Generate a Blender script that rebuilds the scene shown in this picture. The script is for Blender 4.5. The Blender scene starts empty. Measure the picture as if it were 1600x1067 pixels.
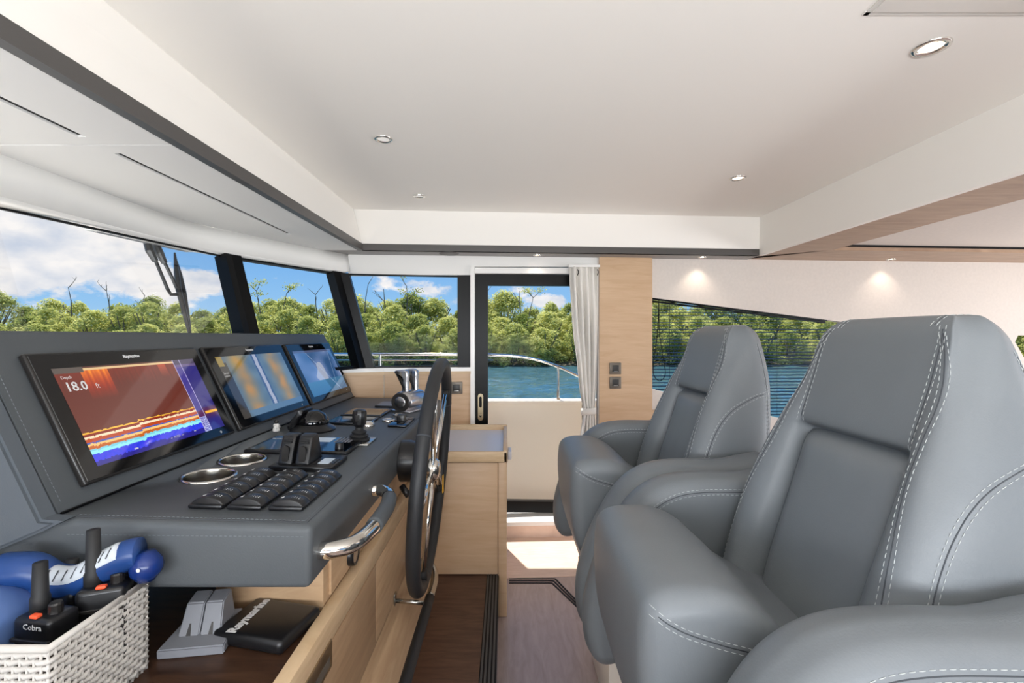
import bpy, bmesh, math, random
from mathutils import Vector, Matrix, noise
from mathutils.bvhtree import BVHTree
R = math.radians
S = bpy.context.scene
COL = S.collection

# ---------------------------------------------------------------- camera, sky, sun, lamps, exposure
F = 711.0            # focal length in pixels of a 1600 wide frame
H = 1.35             # eye height above the saloon floor
cam = bpy.data.cameras.new('camera'); camo = bpy.data.objects.new('camera', cam)
COL.objects.link(camo); S.camera = camo
camo.location = (0, 0, H); camo.rotation_euler = (R(90), 0, 0)
cam.sensor_width = 36; cam.lens = 36*F/1600
cam.shift_x = 0.00625; cam.shift_y = -0.0053
cam.clip_start = 0.03; cam.clip_end = 2000
S.view_settings.view_transform = 'Standard'; S.view_settings.look = 'None'
S.view_settings.gamma = 1; S.view_settings.use_curve_mapping = False
S.view_settings.exposure = 0.0

def X(px, d): return (px-790)/F*d
def Z(py, d): return H-(py-525)/F*d

def build_world():
    w = bpy.data.worlds.new('sky'); S.world = w; w.use_nodes = True
    nt = w.node_tree; nt.nodes.clear(); N = nt.nodes.new; L = nt.links.new
    out = N('ShaderNodeOutputWorld'); bg = N('ShaderNodeBackground'); L(bg.outputs[0], out.inputs[0])
    tc = N('ShaderNodeTexCoord')
    sep = N('ShaderNodeSeparateXYZ'); L(tc.outputs['Generated'], sep.inputs[0])
    ramp = N('ShaderNodeValToRGB'); L(sep.outputs[2], ramp.inputs[0])
    e = ramp.color_ramp.elements
    e[0].position = 0.0; e[0].color = (.42, .64, .86, 1)
    e[1].position = 1.0; e[1].color = (.07, .22, .62, 1)
    for p, c in ((.06, (.30, .57, .90, 1)), (.2, (.145, .40, .84, 1)), (.45, (.10, .31, .75, 1))):
        k = e.new(p); k.color = c
    mp = N('ShaderNodeMapping'); mp.inputs['Scale'].default_value = (1, 1, 1.7)
    L(tc.outputs['Generated'], mp.inputs[0])
    n1 = N('ShaderNodeTexNoise'); n1.inputs['Scale'].default_value = 6.5; n1.inputs['Detail'].default_value = 9
    n1.inputs['Roughness'].default_value = .62; L(mp.outputs[0], n1.inputs['Vector'])
    def m(op, a, b=None, c=None, clamp=False):
        q = N('ShaderNodeMath'); q.operation = op; q.use_clamp = clamp
        for i, v in enumerate((a, b, c)):
            if v is None: continue
            if isinstance(v, (int, float)): q.inputs[i].default_value = v
            else: L(v, q.inputs[i])
        return q.outputs[0]
    # cumulus banks: soft lobes in known directions of the sky, broken up by noise
    tot = None
    for px, py, r, a in ((50, 365, .17, .40), (140, 385, .10, .26), (250, 448, .09, .34), (315, 442, .05, .25), (430, 434, .05, .22),
                         (20, 452, .10, .16), (850, 468, .05, .30), (600, 437, .06, .12), (670, 445, .05, .12), (355, 438, .05, .2), (880,474,.05,.22)):
        v = Vector(((px-790)/F, 1, (525-py)/F)).normalized(); v.z *= 1.7
        d = N('ShaderNodeVectorMath'); d.operation = 'DISTANCE'; L(mp.outputs[0], d.inputs[0]); d.inputs[1].default_value = v
        f = m('MULTIPLY', m('SUBTRACT', 1.0, m('DIVIDE', d.outputs['Value'], r*1.2), clamp=True), a)
        tot = f if tot is None else m('ADD', tot, f)
    val = m('ADD', n1.outputs['Fac'], tot)
    cl = N('ShaderNodeMapRange'); cl.inputs[1].default_value = .625; cl.inputs[2].default_value = .70
    L(val, cl.inputs[0])
    n2 = N('ShaderNodeTexNoise'); n2.inputs['Scale'].default_value = 14; n2.inputs['Detail'].default_value = 5; L(mp.outputs[0], n2.inputs['Vector'])
    cc = N('ShaderNodeValToRGB'); L(n2.outputs['Fac'], cc.inputs[0])
    cc.color_ramp.elements[0].position = .3; cc.color_ramp.elements[0].color = (.60, .66, .78, 1)
    cc.color_ramp.elements[1].position = .6; cc.color_ramp.elements[1].color = (.98, .95, .94, 1)
    mx = N('ShaderNodeMix'); mx.data_type = 'RGBA'; L(cl.outputs[0], mx.inputs[0]); L(ramp.outputs[0], mx.inputs[6]); L(cc.outputs[0], mx.inputs[7])
    L(mx.outputs[2], bg.inputs[0]); bg.inputs[1].default_value = 1.0
build_world()

def light(name, kind, loc, rot, energy, size=None, size_y=None, color=(1, 1, 1), spot=None, blend=.5, rad=.03):
    l = bpy.data.lights.new(name, kind); l.energy = energy; l.color = color
    if kind == 'AREA':
        l.shape = 'RECTANGLE'; l.size = size; l.size_y = size_y or size
    if kind == 'SPOT': l.spot_size = R(spot); l.spot_blend = blend; l.shadow_soft_size = rad
    if kind == 'POINT': l.shadow_soft_size = rad
    if kind == 'SUN': l.angle = R(.6)
    o = bpy.data.objects.new(name, l); COL.objects.link(o); o.location = loc; o.rotation_euler = rot
    return o
# sun: high, over the starboard side (+y)
sv = Vector((-.16, .34, .93))
light('sun', 'SUN', (0, 0, 20), sv.to_track_quat('Z', 'Y').to_euler(), 7.5, color=(1, .96, .9))
# unseen fill lamps added at port windows and aft doors to brighten the cabin
light('port_fill', 'AREA', (.2, -1.27, 1.15), (R(140), 0, 0), 108, 3.0, .7, (.96, .98, 1.0))
light('aft_fill', 'AREA', (5.12, .9, .8), (R(140), 0, R(90)), 115, 3.4, 1.4, (.97, .98, 1.0))

# ---------------------------------------------------------------- materials
def srgb(r, g, b):
    f = lambda c: (c/255/12.92) if c/255 <= .04045 else ((c/255+.055)/1.055)**2.4
    return (f(r), f(g), f(b), 1)
def mat(name, col, rough=.5, metal=0, bump=0, bscale=200, spec=.5, var=0, vscale=3, coat=0, emit=None, estr=1, stretch=None):
    m = bpy.data.materials.new(name); m.use_nodes = True; nt = m.node_tree; N = nt.nodes.new; L = nt.links.new
    b = nt.nodes['Principled BSDF']; c = srgb(*col)
    b.inputs['Base Color'].default_value = c; b.inputs['Roughness'].default_value = rough
    b.inputs['Metallic'].default_value = metal; b.inputs['Specular IOR Level'].default_value = spec
    if coat: b.inputs['Coat Weight'].default_value = coat; b.inputs['Coat Roughness'].default_value = .08
    tc = N('ShaderNodeTexCoord'); src = tc.outputs['Object']
    if stretch:
        mp = N('ShaderNodeMapping'); mp.inputs['Scale'].default_value = stretch; L(src, mp.inputs[0]); src = mp.outputs[0]
    if var:
        n = N('ShaderNodeTexNoise'); n.inputs['Scale'].default_value = vscale; n.inputs['Detail'].default_value = 6; L(src, n.inputs['Vector'])
        rp = N('ShaderNodeValToRGB'); L(n.outputs['Fac'], rp.inputs[0])
        rp.color_ramp.elements[0].position = .3; rp.color_ramp.elements[1].position = .7
        rp.color_ramp.elements[0].color = tuple(x*(1-var) for x in c[:3])+(1,)
        rp.color_ramp.elements[1].color = tuple(min(1, x*(1+var)) for x in c[:3])+(1,)
        L(rp.outputs[0], b.inputs['Base Color'])
    if bump:
        n = N('ShaderNodeTexNoise'); n.inputs['Scale'].default_value = bscale; n.inputs['Detail'].default_value = 3; L(tc.outputs['Object'], n.inputs['Vector'])
        bp = N('ShaderNodeBump'); bp.inputs['Strength'].default_value = bump; bp.inputs['Distance'].default_value = .002
        L(n.outputs['Fac'], bp.inputs['Height']); L(bp.outputs[0], b.inputs['Normal'])
    if emit:
        b.inputs['Emission Color'].default_value = srgb(*emit); b.inputs['Emission Strength'].default_value = estr
    return m
def wood(name, c1, c2, stretch, rough=.4, spec=.4, coat=0):
    m = bpy.data.materials.new(name); m.use_nodes = True; nt = m.node_tree; N = nt.nodes.new; L = nt.links.new
    b = nt.nodes['Principled BSDF']; b.inputs['Roughness'].default_value = rough; b.inputs['Specular IOR Level'].default_value = spec
    if coat: b.inputs['Coat Weight'].default_value = coat; b.inputs['Coat Roughness'].default_value = .15
    tc = N('ShaderNodeTexCoord'); mp = N('ShaderNodeMapping'); mp.inputs['Scale'].default_value = stretch; L(tc.outputs['Object'], mp.inputs[0])
    n = N('ShaderNodeTexNoise'); n.inputs['Scale'].default_value = 6; n.inputs['Detail'].default_value = 8; n.inputs['Roughness'].default_value = .6
    n.inputs['Distortion'].default_value = .6; L(mp.outputs[0], n.inputs['Vector'])
    rp = N('ShaderNodeValToRGB'); L(n.outputs['Fac'], rp.inputs[0])
    rp.color_ramp.elements[0].position = .3; rp.color_ramp.elements[0].color = srgb(*c1)
    rp.color_ramp.elements[1].position = .65; rp.color_ramp.elements[1].color = srgb(*c2)
    L(rp.outputs[0], b.inputs['Base Color'])
    bp = N('ShaderNodeBump'); bp.inputs['Strength'].default_value = .08; bp.inputs['Distance'].default_value = .002
    L(n.outputs['Fac'], bp.inputs['Height']); L(bp.outputs[0], b.inputs['Normal'])
    return m
def glassmat(name, tint=(1, 1, 1), refl=1.0):
    m = bpy.data.materials.new(name); m.use_nodes = True; nt = m.node_tree; nt.nodes.clear(); N = nt.nodes.new; L = nt.links.new
    o = N('ShaderNodeOutputMaterial'); t = N('ShaderNodeBsdfTransparent'); t.inputs[0].default_value = tint+(1,)
    g = N('ShaderNodeBsdfGlossy'); g.inputs['Roughness'].default_value = .01
    f = N('ShaderNodeFresnel'); f.inputs[0].default_value = 1.4
    k = N('ShaderNodeMath'); k.operation = 'MULTIPLY'; k.inputs[1].default_value = refl; L(f.outputs[0], k.inputs[0])
    mx = N('ShaderNodeMixShader'); L(k.outputs[0], mx.inputs[0]); L(t.outputs[0], mx.inputs[1]); L(g.outputs[0], mx.inputs[2]); L(mx.outputs[0], o.inputs[0])
    return m
M = dict(
 ceil=mat('ceiling_white', (240, 236, 230), .6, bump=.03, bscale=300),
 ceilgrey=mat('ceiling_grey_panel', (226, 225, 223), .6, bump=.05, bscale=400),
 white=mat('white_panel', (236, 234, 230), .45),
 gloss=mat('gloss_white', (240, 238, 234), .25),
 walltex=mat('beige_wall_cloth', (214, 205, 197), .8, bump=.2, bscale=500, var=.03, vscale=60),
 darktrim=mat('dark_trim', (78, 75, 73), .4),
 black=mat('black_frame', (8, 8, 9), .35, spec=.2),
 blackm=mat('black_plastic', (22, 22, 24), .3, bump=.05, bscale=400),
 blackg=mat('black_glass', (10, 10, 12), .06, spec=.6),
 bezel=mat('bezel', (34, 32, 31), .3),
 rubber=mat('rubber', (30, 30, 31), .6),
 oak=wood('light_oak', (196, 166, 128), (214, 186, 150), (1.2, 1.2, 9)),
 oakv=wood('light_oak_bulkhead', (196, 162, 128), (208, 177, 144), (.6, .6, 6)),
 oakface=wood('light_oak_front', (178, 143, 110), (198, 166, 130), (.8, .6, 6)),
 woodtrim=wood('brown_wood_trim', (148, 120, 98), (170, 142, 118), (1, 6, 1)),
 floor=wood('walnut_floor', (166, 146, 138), (182, 162, 154), (6, 1.2, 1), .25, .6),
 floorlight=wood('pale_floor', (216, 188, 168), (232, 206, 188), (1.5, 9, 1), .35, .4),
 deckdark=wood('dark_platform', (70, 48, 38), (98, 70, 54), (1.2, 8, 1), .4, .4),
 shelf=wood('dark_shelf', (48, 32, 24), (78, 54, 40), (1.5, 8, 1), .3, .4),
 leather=mat('grey_leather', (112, 117, 121), .42, bump=.16, bscale=320, spec=.4, var=.03, vscale=8),
 dashl=mat('dash_leather', (82, 86, 89), .48, bump=.16, bscale=320, spec=.35, var=.03, vscale=8),
 thread=mat('pale_thread', (182, 186, 186), .8),
 threadd=mat('grey_thread', (120, 126, 132), .8),
 seam=mat('seam', (62, 66, 71), .7),
 wheel=mat('wheel_leather', (40, 41, 43), .5, bump=.2, bscale=300, spec=.4),
 chrome=mat('chrome', (225, 222, 216), .08, metal=1),
 satin=mat('satin_chrome', (205, 204, 206), .24, metal=1),
 steel=mat('brushed_steel', (190, 187, 180), .25, metal=1),
 brass=mat('satin_nickel', (186, 170, 140), .3, metal=1),
 switchg=mat('grey_switch', (112, 104, 94), .4, metal=.3),
 switchd=mat('dark_switch', (46, 44, 42), .4),
 mark=mat('white_marking', (225, 225, 225), .6),
 wicker=mat('white_wicker', (204, 199, 192), .7, var=.05, vscale=30),
 liner=mat('basket_liner', (120, 112, 104), .9),
 blue=mat('blue_plastic', (30, 64, 122), .35, var=.05),
 navy=mat('navy_knob', (18, 46, 110), .25),
 paleblue=mat('pale_blue_plastic', (96, 126, 184), .35),
 grip=mat('pale_grip', (196, 202, 208), .6),
 orange=mat('orange_key', (235, 90, 50), .5),
 yellow=mat('yellow_tag', (225, 165, 30), .5),
 grey=mat('grey_plastic', (128, 130, 136), .5, bump=.05),
 fabric=mat('curtain_linen', (226, 222, 215), .85, bump=.3, bscale=600),
 gel=mat('bulwark_gelcoat', (246, 238, 224), .3),
 traytop=mat('grey_white_tray', (206, 206, 214), .35),
 lamp=mat('lamp_glow', (255, 240, 220), .5, emit=(255, 236, 210), estr=5),
 lampoff=mat('lamp_dim', (245, 243, 240), .4, emit=(255, 250, 240), estr=.25),
 glass=glassmat('window_glass', (.985, .99, .985), .10),
 lcd=mat('lcd', (170, 178, 184), .3, emit=(170, 178, 184), estr=.35),
)

# ---------------------------------------------------------------- mesh helpers
def link(name, me, m, parent=None, smooth=False, kind=None):
    o = bpy.data.objects.new(name, me); COL.objects.link(o)
    if m is not None and not me.materials: me.materials.append(M[m] if isinstance(m, str) else m)
    if smooth: me.polygons.foreach_set('use_smooth', [True]*len(me.polygons))
    if parent: o.parent = parent
    if kind: o['kind'] = kind
    return o
def thing(name, label, cat, loc=(0, 0, 0), rot=(0, 0, 0), group=None):
    o = bpy.data.objects.new(name, None); COL.objects.link(o); o.location = loc; o.rotation_euler = rot
    o.empty_display_size = .05
    return tag(o, label, cat, group)
def tag(o, label, cat, group=None):
    o['label'] = label; o['category'] = cat
    if group: o['group'] = group
    return o
def struct(o): o['kind'] = 'structure'; return o
def meshof(bm, name='m'):
    bmesh.ops.recalc_face_normals(bm, faces=bm.faces)
    me = bpy.data.meshes.new(name); bm.to_mesh(me); bm.free(); return me
class B:
    """collects shapes into one mesh"""
    def __init__(s): s.bm = bmesh.new()
    def box(s, x0, x1, y0, y1, z0, z1, bev=0, seg=2, mtx=None):
        t = bmesh.new(); bmesh.ops.create_cube(t, size=1)
        for v in t.verts: v.co = Vector(((x0+x1)/2+v.co.x*(x1-x0), (y0+y1)/2+v.co.y*(y1-y0), (z0+z1)/2+v.co.z*(z1-z0)))
        if bev: bmesh.ops.bevel(t, geom=list(t.edges), offset=bev, segments=seg, affect='EDGES', profile=.5)
        return s.add(t, mtx)
    def add(s, t, mtx=None):
        if mtx is not None: t.transform(mtx)
        me = bpy.data.meshes.new('t'); t.to_mesh(me); t.free(); s.bm.from_mesh(me); bpy.data.meshes.remove(me); return s
    def prism(s, a, b):
        """two matching polygons (lists of 3d points) joined by sides"""
        t = bmesh.new(); va = [t.verts.new(p) for p in a]; vb = [t.verts.new(p) for p in b]; n = len(a)
        t.faces.new(va); t.faces.new(vb[::-1])
        for i in range(n): t.faces.new((va[i], vb[i], vb[(i+1) % n], va[(i+1) % n]))
        bmesh.ops.recalc_face_normals(t, faces=t.faces)
        return s.add(t)
    def tube(s, pts, r, seg=8, closed=False, cap=True):
        t = bmesh.new(); pts = [Vector(p) for p in pts]; n = len(pts); rings = []
        rs = r if isinstance(r, (list, tuple)) else [r]*n; up = None
        for i, p in enumerate(pts):
            a = pts[i-1] if (i > 0 or closed) else p; b = pts[(i+1) % n] if (i < n-1 or closed) else p
            d = (b-a).normalized()
            if up is None:
                up = Vector((0, 0, 1)) if abs(d.z) < .9 else Vector((1, 0, 0))
            u = (up-d*up.dot(d)); u = u.normalized() if u.length > 1e-6 else d.orthogonal().normalized(); up = u; w = d.cross(u)
            rings.append([t.verts.new(p+(u*math.cos(2*math.pi*k/seg)+w*math.sin(2*math.pi*k/seg))*rs[i]) for k in range(seg)])
        for i in range(n if closed else n-1):
            A, C = rings[i], rings[(i+1) % n]
            for k in range(seg): t.faces.new((A[k], A[(k+1) % seg], C[(k+1) % seg], C[k]))
        if cap and not closed: t.faces.new(rings[0][::-1]); t.faces.new(rings[-1])
        return s.add(t)
    def lathe(s, prof, seg=32, mtx=None):
        """profile [(r,z)] spun about z"""
        t = bmesh.new(); rings = []
        for r, z in prof:
            rings.append([t.verts.new((max(r, 1e-4)*math.cos(2*math.pi*k/seg), max(r, 1e-4)*math.sin(2*math.pi*k/seg), z)) for k in range(seg)])
        for A, C in zip(rings, rings[1:]):
            for k in range(seg): t.faces.new((A[k], A[(k+1) % seg], C[(k+1) % seg], C[k]))
        if prof[0][0] < 1e-3 or prof[-1][0] < 1e-3: bmesh.ops.remove_doubles(t, verts=t.verts, dist=3e-4)
        return s.add(t, mtx)
    def done(s, name, m, parent=None, smooth=False, sub=0):
        me = meshof(s.bm, name); o = link(name, me, m, parent, smooth)
        if sub:
            md = o.modifiers.new('s', 'SUBSURF'); md.levels = sub; md.render_levels = sub
        return o
def flat_smooth(o, ang=35):
    me = o.data; me.polygons.foreach_set('use_smooth', [True]*len(me.polygons))
    bm = bmesh.new(); bm.from_mesh(me)
    for e in bm.edges:
        if len(e.link_faces) == 2 and e.calc_face_angle(0) > R(ang): e.smooth = False
    bm.to_mesh(me); bm.free(); return o
def box(name, m, x0, x1, y0, y1, z0, z1, bev=0, parent=None, seg=2):
    o = B().box(x0, x1, y0, y1, z0, z1, bev, seg).done(name, m, parent)
    if bev: flat_smooth(o, 50)
    return o
def catmull(P, n=8, closed=False):
    P = [Vector(p) for p in P]; out = []; N_ = len(P)
    rng = range(N_) if closed else range(N_-1)
    for i in rng:
        if closed: a, b, c, d = P[i-1], P[i], P[(i+1) % N_], P[(i+2) % N_]
        else: a, b, c, d = P[max(i-1, 0)], P[i], P[i+1], P[min(i+2, N_-1)]
        for k in range(n):
            t = k/n
            out.append(.5*((2*b)+(c-a)*t+(2*a-5*b+4*c-d)*t*t+(3*b-a-3*c+d)*t**3))
    if not closed: out.append(P[-1])
    return out
def puff(profile, y0, y1, r, mtx=None, bulge=0.0, n=5, sides=5, res=5):
    """closed side profile [(x,z)] extruded along y with rounded shoulders; returns bmesh"""
    P = [Vector((a, b)) for a, b in profile]; P = catmull(P, res, True); N_ = len(P)
    area = sum(P[i].x*P[(i+1) % N_].y-P[(i+1) % N_].x*P[i].y for i in range(N_))
    if area < 0: P.reverse()
    nor = []
    for i in range(N_):
        d = (P[(i+1) % N_]-P[i-1]).normalized(); nor.append(Vector((-d.y, d.x)))   # inward
    st = []
    for k in range(n+1):
        th = math.pi/2*k/n; st.append((y0+r*(1-math.sin(th)), r*(1-math.cos(math.pi/2-th)) if False else r*(1-math.sin(math.pi/2*k/n)) ))
    t = bmesh.new(); rings = []
    ys = []
    for k in range(n+1):
        a = math.pi/2*k/n; ys.append((y0+r*(1-math.cos(a)), r*(1-math.sin(a))))
    for k in range(1, sides): ys.append((y0+r+(y1-y0-2*r)*k/sides, -bulge*math.sin(math.pi*k/sides)))
    for k in range(n, -1, -1):
        a = math.pi/2*k/n; ys.append((y1-r*(1-math.cos(a)), r*(1-math.sin(a))))
    for y, o in ys:
        rings.append([t.verts.new((P[i].x+nor[i].x*o, y, P[i].y+nor[i].y*o)) for i in range(N_)])
    for A, C in zip(rings, rings[1:]):
        for k in range(N_): t.faces.new((A[k], A[(k+1) % N_], C[(k+1) % N_], C[k]))
    for ring in (rings[0], rings[-1]):
        t.faces.new(ring)
    if mtx: t.transform(mtx)
    return t
def resample(pts, step):
    pts = [Vector(p) for p in pts]; out = [pts[0].copy()]; acc = 0
    for a, b in zip(pts, pts[1:]):
        L = (b-a).length; d = b-a
        if L < 1e-9: continue
        s = step-acc
        while s <= L:
            out.append(a+d*(s/L)); s += step
        acc = (acc+L) % step
    return out
def bvh(o):
    dg = bpy.context.evaluated_depsgraph_get(); dg.update()
    e = o.evaluated_get(dg); me = e.to_mesh()
    t = BVHTree.FromPolygons([v.co.copy() for v in me.vertices], [tuple(p.vertices) for p in me.polygons]); e.to_mesh_clear(); return t
def project(trees, pts, d, back=1.0):
    out = []; d = Vector(d).normalized()
    for p in pts:
        best = None
        for t in trees:
            h = t.ray_cast(Vector(p)-d*back, d)
            if h[0] is not None and (best is None or h[3] < best[3]): best = h
        out.append((best[0], best[1]) if best else None)
    return out
def stitches(b, trees, path, d, dash=.0085, gap=.0042, r=.0007, lift=.0006, sm=10):
    """a dashed sewing thread laid on the surface"""
    pts = resample(catmull(path, sm), (dash+gap)/2); pr = project(trees, pts, d)
    for i in range(0, len(pr)-1, 2):
        if pr[i] and pr[i+1] and (pr[i][0]-pr[i+1][0]).length < .03:
            n = pr[i][1]; n = n if n.dot(Vector(d)) < 0 else -n
            a, c = pr[i][0]+n*lift, pr[i+1][0]+n*lift; a2 = a+(c-a)*-.15; c2 = c+(c-a)*.15
            b.tube([a2, (a+c)/2+n*r*.6, c2], [r*.6, r, r*.6], 5)
def seamline(b, trees, path, d, r=.0016, sm=10, lift=-.0006):
    pts = resample(catmull(path, sm), .012); pr = [q for q in project(trees, pts, d)]
    run = []
    for q in pr+[None]:
        if q and (not run or (q[0]-run[-1]).length < .05): run.append(q[0]+(q[1] if q[1].dot(Vector(d)) < 0 else -q[1])*lift)
        else:
            if len(run) > 2: b.tube(run, r, 6)
            run = []
def textmesh(s, size, m, mtx, parent=None, name='lettering', ext=.0004, align='CENTER', bold=0):
    c = bpy.data.curves.new('t', 'FONT'); c.body = s; c.size = size; c.extrude = ext; c.align_x = align; c.align_y = 'CENTER'
    c.resolution_u = 2; c.offset = bold
    o = bpy.data.objects.new('t', c); COL.objects.link(o)
    dg = bpy.context.evaluated_depsgraph_get(); dg.update()
    me = bpy.data.meshes.new_from_object(o.evaluated_get(dg)); bpy.data.objects.remove(o); me.transform(mtx)
    me.materials.clear()
    return link(name, me, m, parent)
def frame(right, up, loc):
    r = Vector(right).normalized(); u = Vector(up).normalized(); n = r.cross(u)
    m = Matrix((r, u, n)).transposed().to_4x4(); m.translation = Vector(loc); return m
def copytree(o, parent=None):
    c = o.copy(); COL.objects.link(c); c.parent = parent
    for ch in list(o.children):
        copytree(ch, c)
    return c
# ================================================================ ROOM SHELL
def W(x): return 3.10+.072*x                      # inner face of the starboard side wall
def WX(px):
    k = (px-790)/F; return k*3.10/(1-.072*k)
def WZ(px, py): return H-(py-525)/F*W(WX(px))
def wprism(b, pxpoly, o0, o1):
    """polygon on the starboard wall plane given by its traced corners, real thickness o0..o1"""
    P = [(WX(px), WZ(px, py)) for px, py in pxpoly]
    return b.prism([(x, W(x)+o0, z) for x, z in P], [(x, W(x)+o1, z) for x, z in P])
def wbox(b, x0, x1, z0, z1, o0, o1):
    return b.prism([(x0, W(x0)+o0, z0), (x1, W(x1)+o0, z0), (x1, W(x1)+o0, z1), (x0, W(x0)+o0, z1)],
                   [(x0, W(x0)+o1, z0), (x1, W(x1)+o1, z0), (x1, W(x1)+o1, z1), (x0, W(x0)+o1, z1)])
ZC = 2.15; ZS = 1.89
def hline(x): return 2.93+.072*x
struct(box('ceiling', 'ceil', -1.3, 2.0, -1.3, 3.42, ZC, ZC+.05))
# floor
fl = struct(box('floor', 'floor', -1.5, 5.2, -1.3, 3.35, -.06, 0))
f2 = struct(B().prism([(.0, 2.53, .0), (2.4, 2.70, .0), (2.4, 3.2, .0), (0, 3.06, .0)], [(.0, 2.53, .004), (2.4, 2.70, .004), (2.4, 3.2, .004), (0, 3.06, .004)]).done('trim_1', 'floorlight'))
# inlay border of thin dark lines in the floor
bi = B()
for k in range(3):
    o = .022*k; r = .0045
    path = [(.02, 2.53-o), (.275-o*.5, 2.53-o), (.395-o*.3, 2.24-o*.6), (.62, 1.70-o*.3)]
    for (a, b_) in zip(path, path[1:]):
        A = Vector(a+(.0,)); C = Vector(b_+(.0,)); d = (C-A).normalized(); n = Vector((-d.y, d.x, 0))*r
        bi.prism([A-n, C-n, C+n, A+n], [p+Vector((0, 0, .0025)) for p in (A-n, C-n, C+n, A+n)])
struct(bi.done('trim_2', 'black'))
# fascia of the raised ceiling: left, far and right runs, with a dark lip
def fascia(name, m, pts_bot, pts_top, th):
    b = B()
    for i in range(len(pts_bot)-1):
        a0, a1, c0, c1 = pts_bot[i], pts_bot[i+1], pts_top[i], pts_top[i+1]
        n = Vector(th)
        b.prism([a0, a1, c1, c0], [Vector(p)+n for p in (a0, a1, c1, c0)])
    return struct(b.done(name, m))
fascia('trim_3', 'ceil', [(-.93, -1.3, 1.93), (-.905, 2.86, 1.93)], [(-.962, -1.3, ZC), (-.957, 2.86, ZC)], (-.03, 0, 0))
fascia('trim_4', 'darktrim', [(-.925, -1.3, ZS-.002), (-.90, 2.87, ZS-.002)], [(-.925, -1.3, 1.932), (-.90, 2.87, 1.932)], (-.03, 0, 0))
fascia('trim_5', 'ceil', [(-.96, hline(-.96), 1.93), (1.73, hline(1.73), 1.93)], [(-.96, hline(-.96)+.01, ZC), (1.73, hline(1.73)+.01, ZC)], (0, .03, 0))
fascia('trim_6', 'darktrim', [(-.905, hline(-.9)-.004, ZS), (1.70, hline(1.70)-.004, ZS)], [(-.905, hline(-.9)-.004, 1.932), (1.70, hline(1.70)-.004, 1.932)], (0, .03, 0))
fascia('trim_7', 'ceil', [(1.70, -1.3, ZS), (1.70, 3.06, ZS)], [(1.712, -1.3, ZC), (1.712, 3.06, ZC)], (.03, 0, 0))
# lowered ceiling borders
b = B()
out = [(-1.75, -1.3), (-1.75, 2.1), (-1.6, 2.6), (-1.3, 3.06)]
for y0, y1 in ((-1.3, 1.285), (1.288, 2.86)):
    # panels with slots cut out as strips around x = -1.15
    xs = lambda y: -.942+(.025*(y+1.3)/4.16)
    slots = [(-.3, 1.235), (1.347, 2.415)]
    s0, s1 = [s for s in slots if s[0] >= y0 and s[1] <= y1][0]
    sx0, sx1 = -1.160, -1.138
    def slab(poly): b.prism([(x, y, ZS) for x, y in poly], [(x, y, ZS+.006) for x, y in poly])
    slab([(sx1, y0), (xs(y0), y0), (xs(y1), y1), (sx1, y1)])
    slab([(sx0, y0), (sx1, y0), (sx1, s0), (sx0, s0)]); slab([(sx0, s1), (sx1, s1), (sx1, y1), (sx0, y1)])
    slab([(-1.75, y0), (sx0, y0), (sx0, y1), (-1.75 if y0 < 0 else -1.45, y1), ] if y0 < 0 else [(-1.75, y0), (sx0, y0), (sx0, y1), (-1.50, y1), (-1.75, 2.3)])
so = struct(b.done('ceiling_border', 'ceilgrey')); so.name = 'ceiling_forward_border'
b = B()
b.prism([(-1.6, 2.862, ZS), (-.9, 2.862, ZS), (1.71, hline(1.71), ZS), (1.71, W(1.71)+.03, ZS), (-.6, W(-.6)+.03, ZS), (-1.6, 3.15, ZS)],
        [(-1.6, 2.862, ZS+.02), (-.9, 2.862, ZS+.02), (1.71, hline(1.71), ZS+.02), (1.71, W(1.71)+.03, ZS+.02), (-.6, W(-.6)+.03, ZS+.02), (-1.6, 3.15, ZS+.02)])
struct(b.done('ceiling_starboard_border', mat('shaded_border', (150, 147, 144), .55)))  # soffit shade put into the colour, darker than the forward border
# slot backs: black strips stand in for the shade inside the slots
b = B(); b.box(-1.17, -1.13, -.32, 1.25, ZS+.0065, ZS+.01); b.box(-1.17, -1.13, 1.33, 2.43, ZS+.0065, ZS+.01)
struct(b.done('trim_8', 'black'))
# brown wood border right of the beam
b = B()
b.prism([(1.705, -1.3, ZS+.002), (2.02, -1.3, ZS+.002), (2.06, 2.87, ZS+.002), (1.705, 3.2, ZS+.002)], [(1.705, -1.3, ZS+.024), (2.02, -1.3, ZS+.024), (2.06, 2.87, ZS+.024), (1.705, 3.2, ZS+.024)])
b.prism([(2.06, 2.87, ZS+.002), (5.2, 3.1, ZS+.002), (5.2, W(5.2)+.03, ZS+.002), (1.705, W(1.705)+.03, ZS+.002), (1.705, 3.1, ZS+.002)], [(2.06, 2.87, ZS+.024), (5.2, 3.1, ZS+.024), (5.2, W(5.2)+.03, ZS+.024), (1.705, W(1.705)+.03, ZS+.024), (1.705, 3.1, ZS+.024)])
struct(b.done('trim_9', 'woodtrim'))
struct(box('ceiling_aft_panel', 'walltex', 1.95, 5.2, -1.3, 3.5, ZS+.04, ZS+.08))
b = B(); b.prism([(2.05, 2.875, ZS+.024), (5.2, 3.105, ZS+.024), (5.2, 3.12, ZS+.024), (2.05, 2.89, ZS+.024)], [(2.05, 2.875, ZS+.045), (5.2, 3.105, ZS+.045), (5.2, 3.12, ZS+.045), (2.05, 2.89, ZS+.045)])
struct(b.done('trim_10', 'black'))
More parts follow.
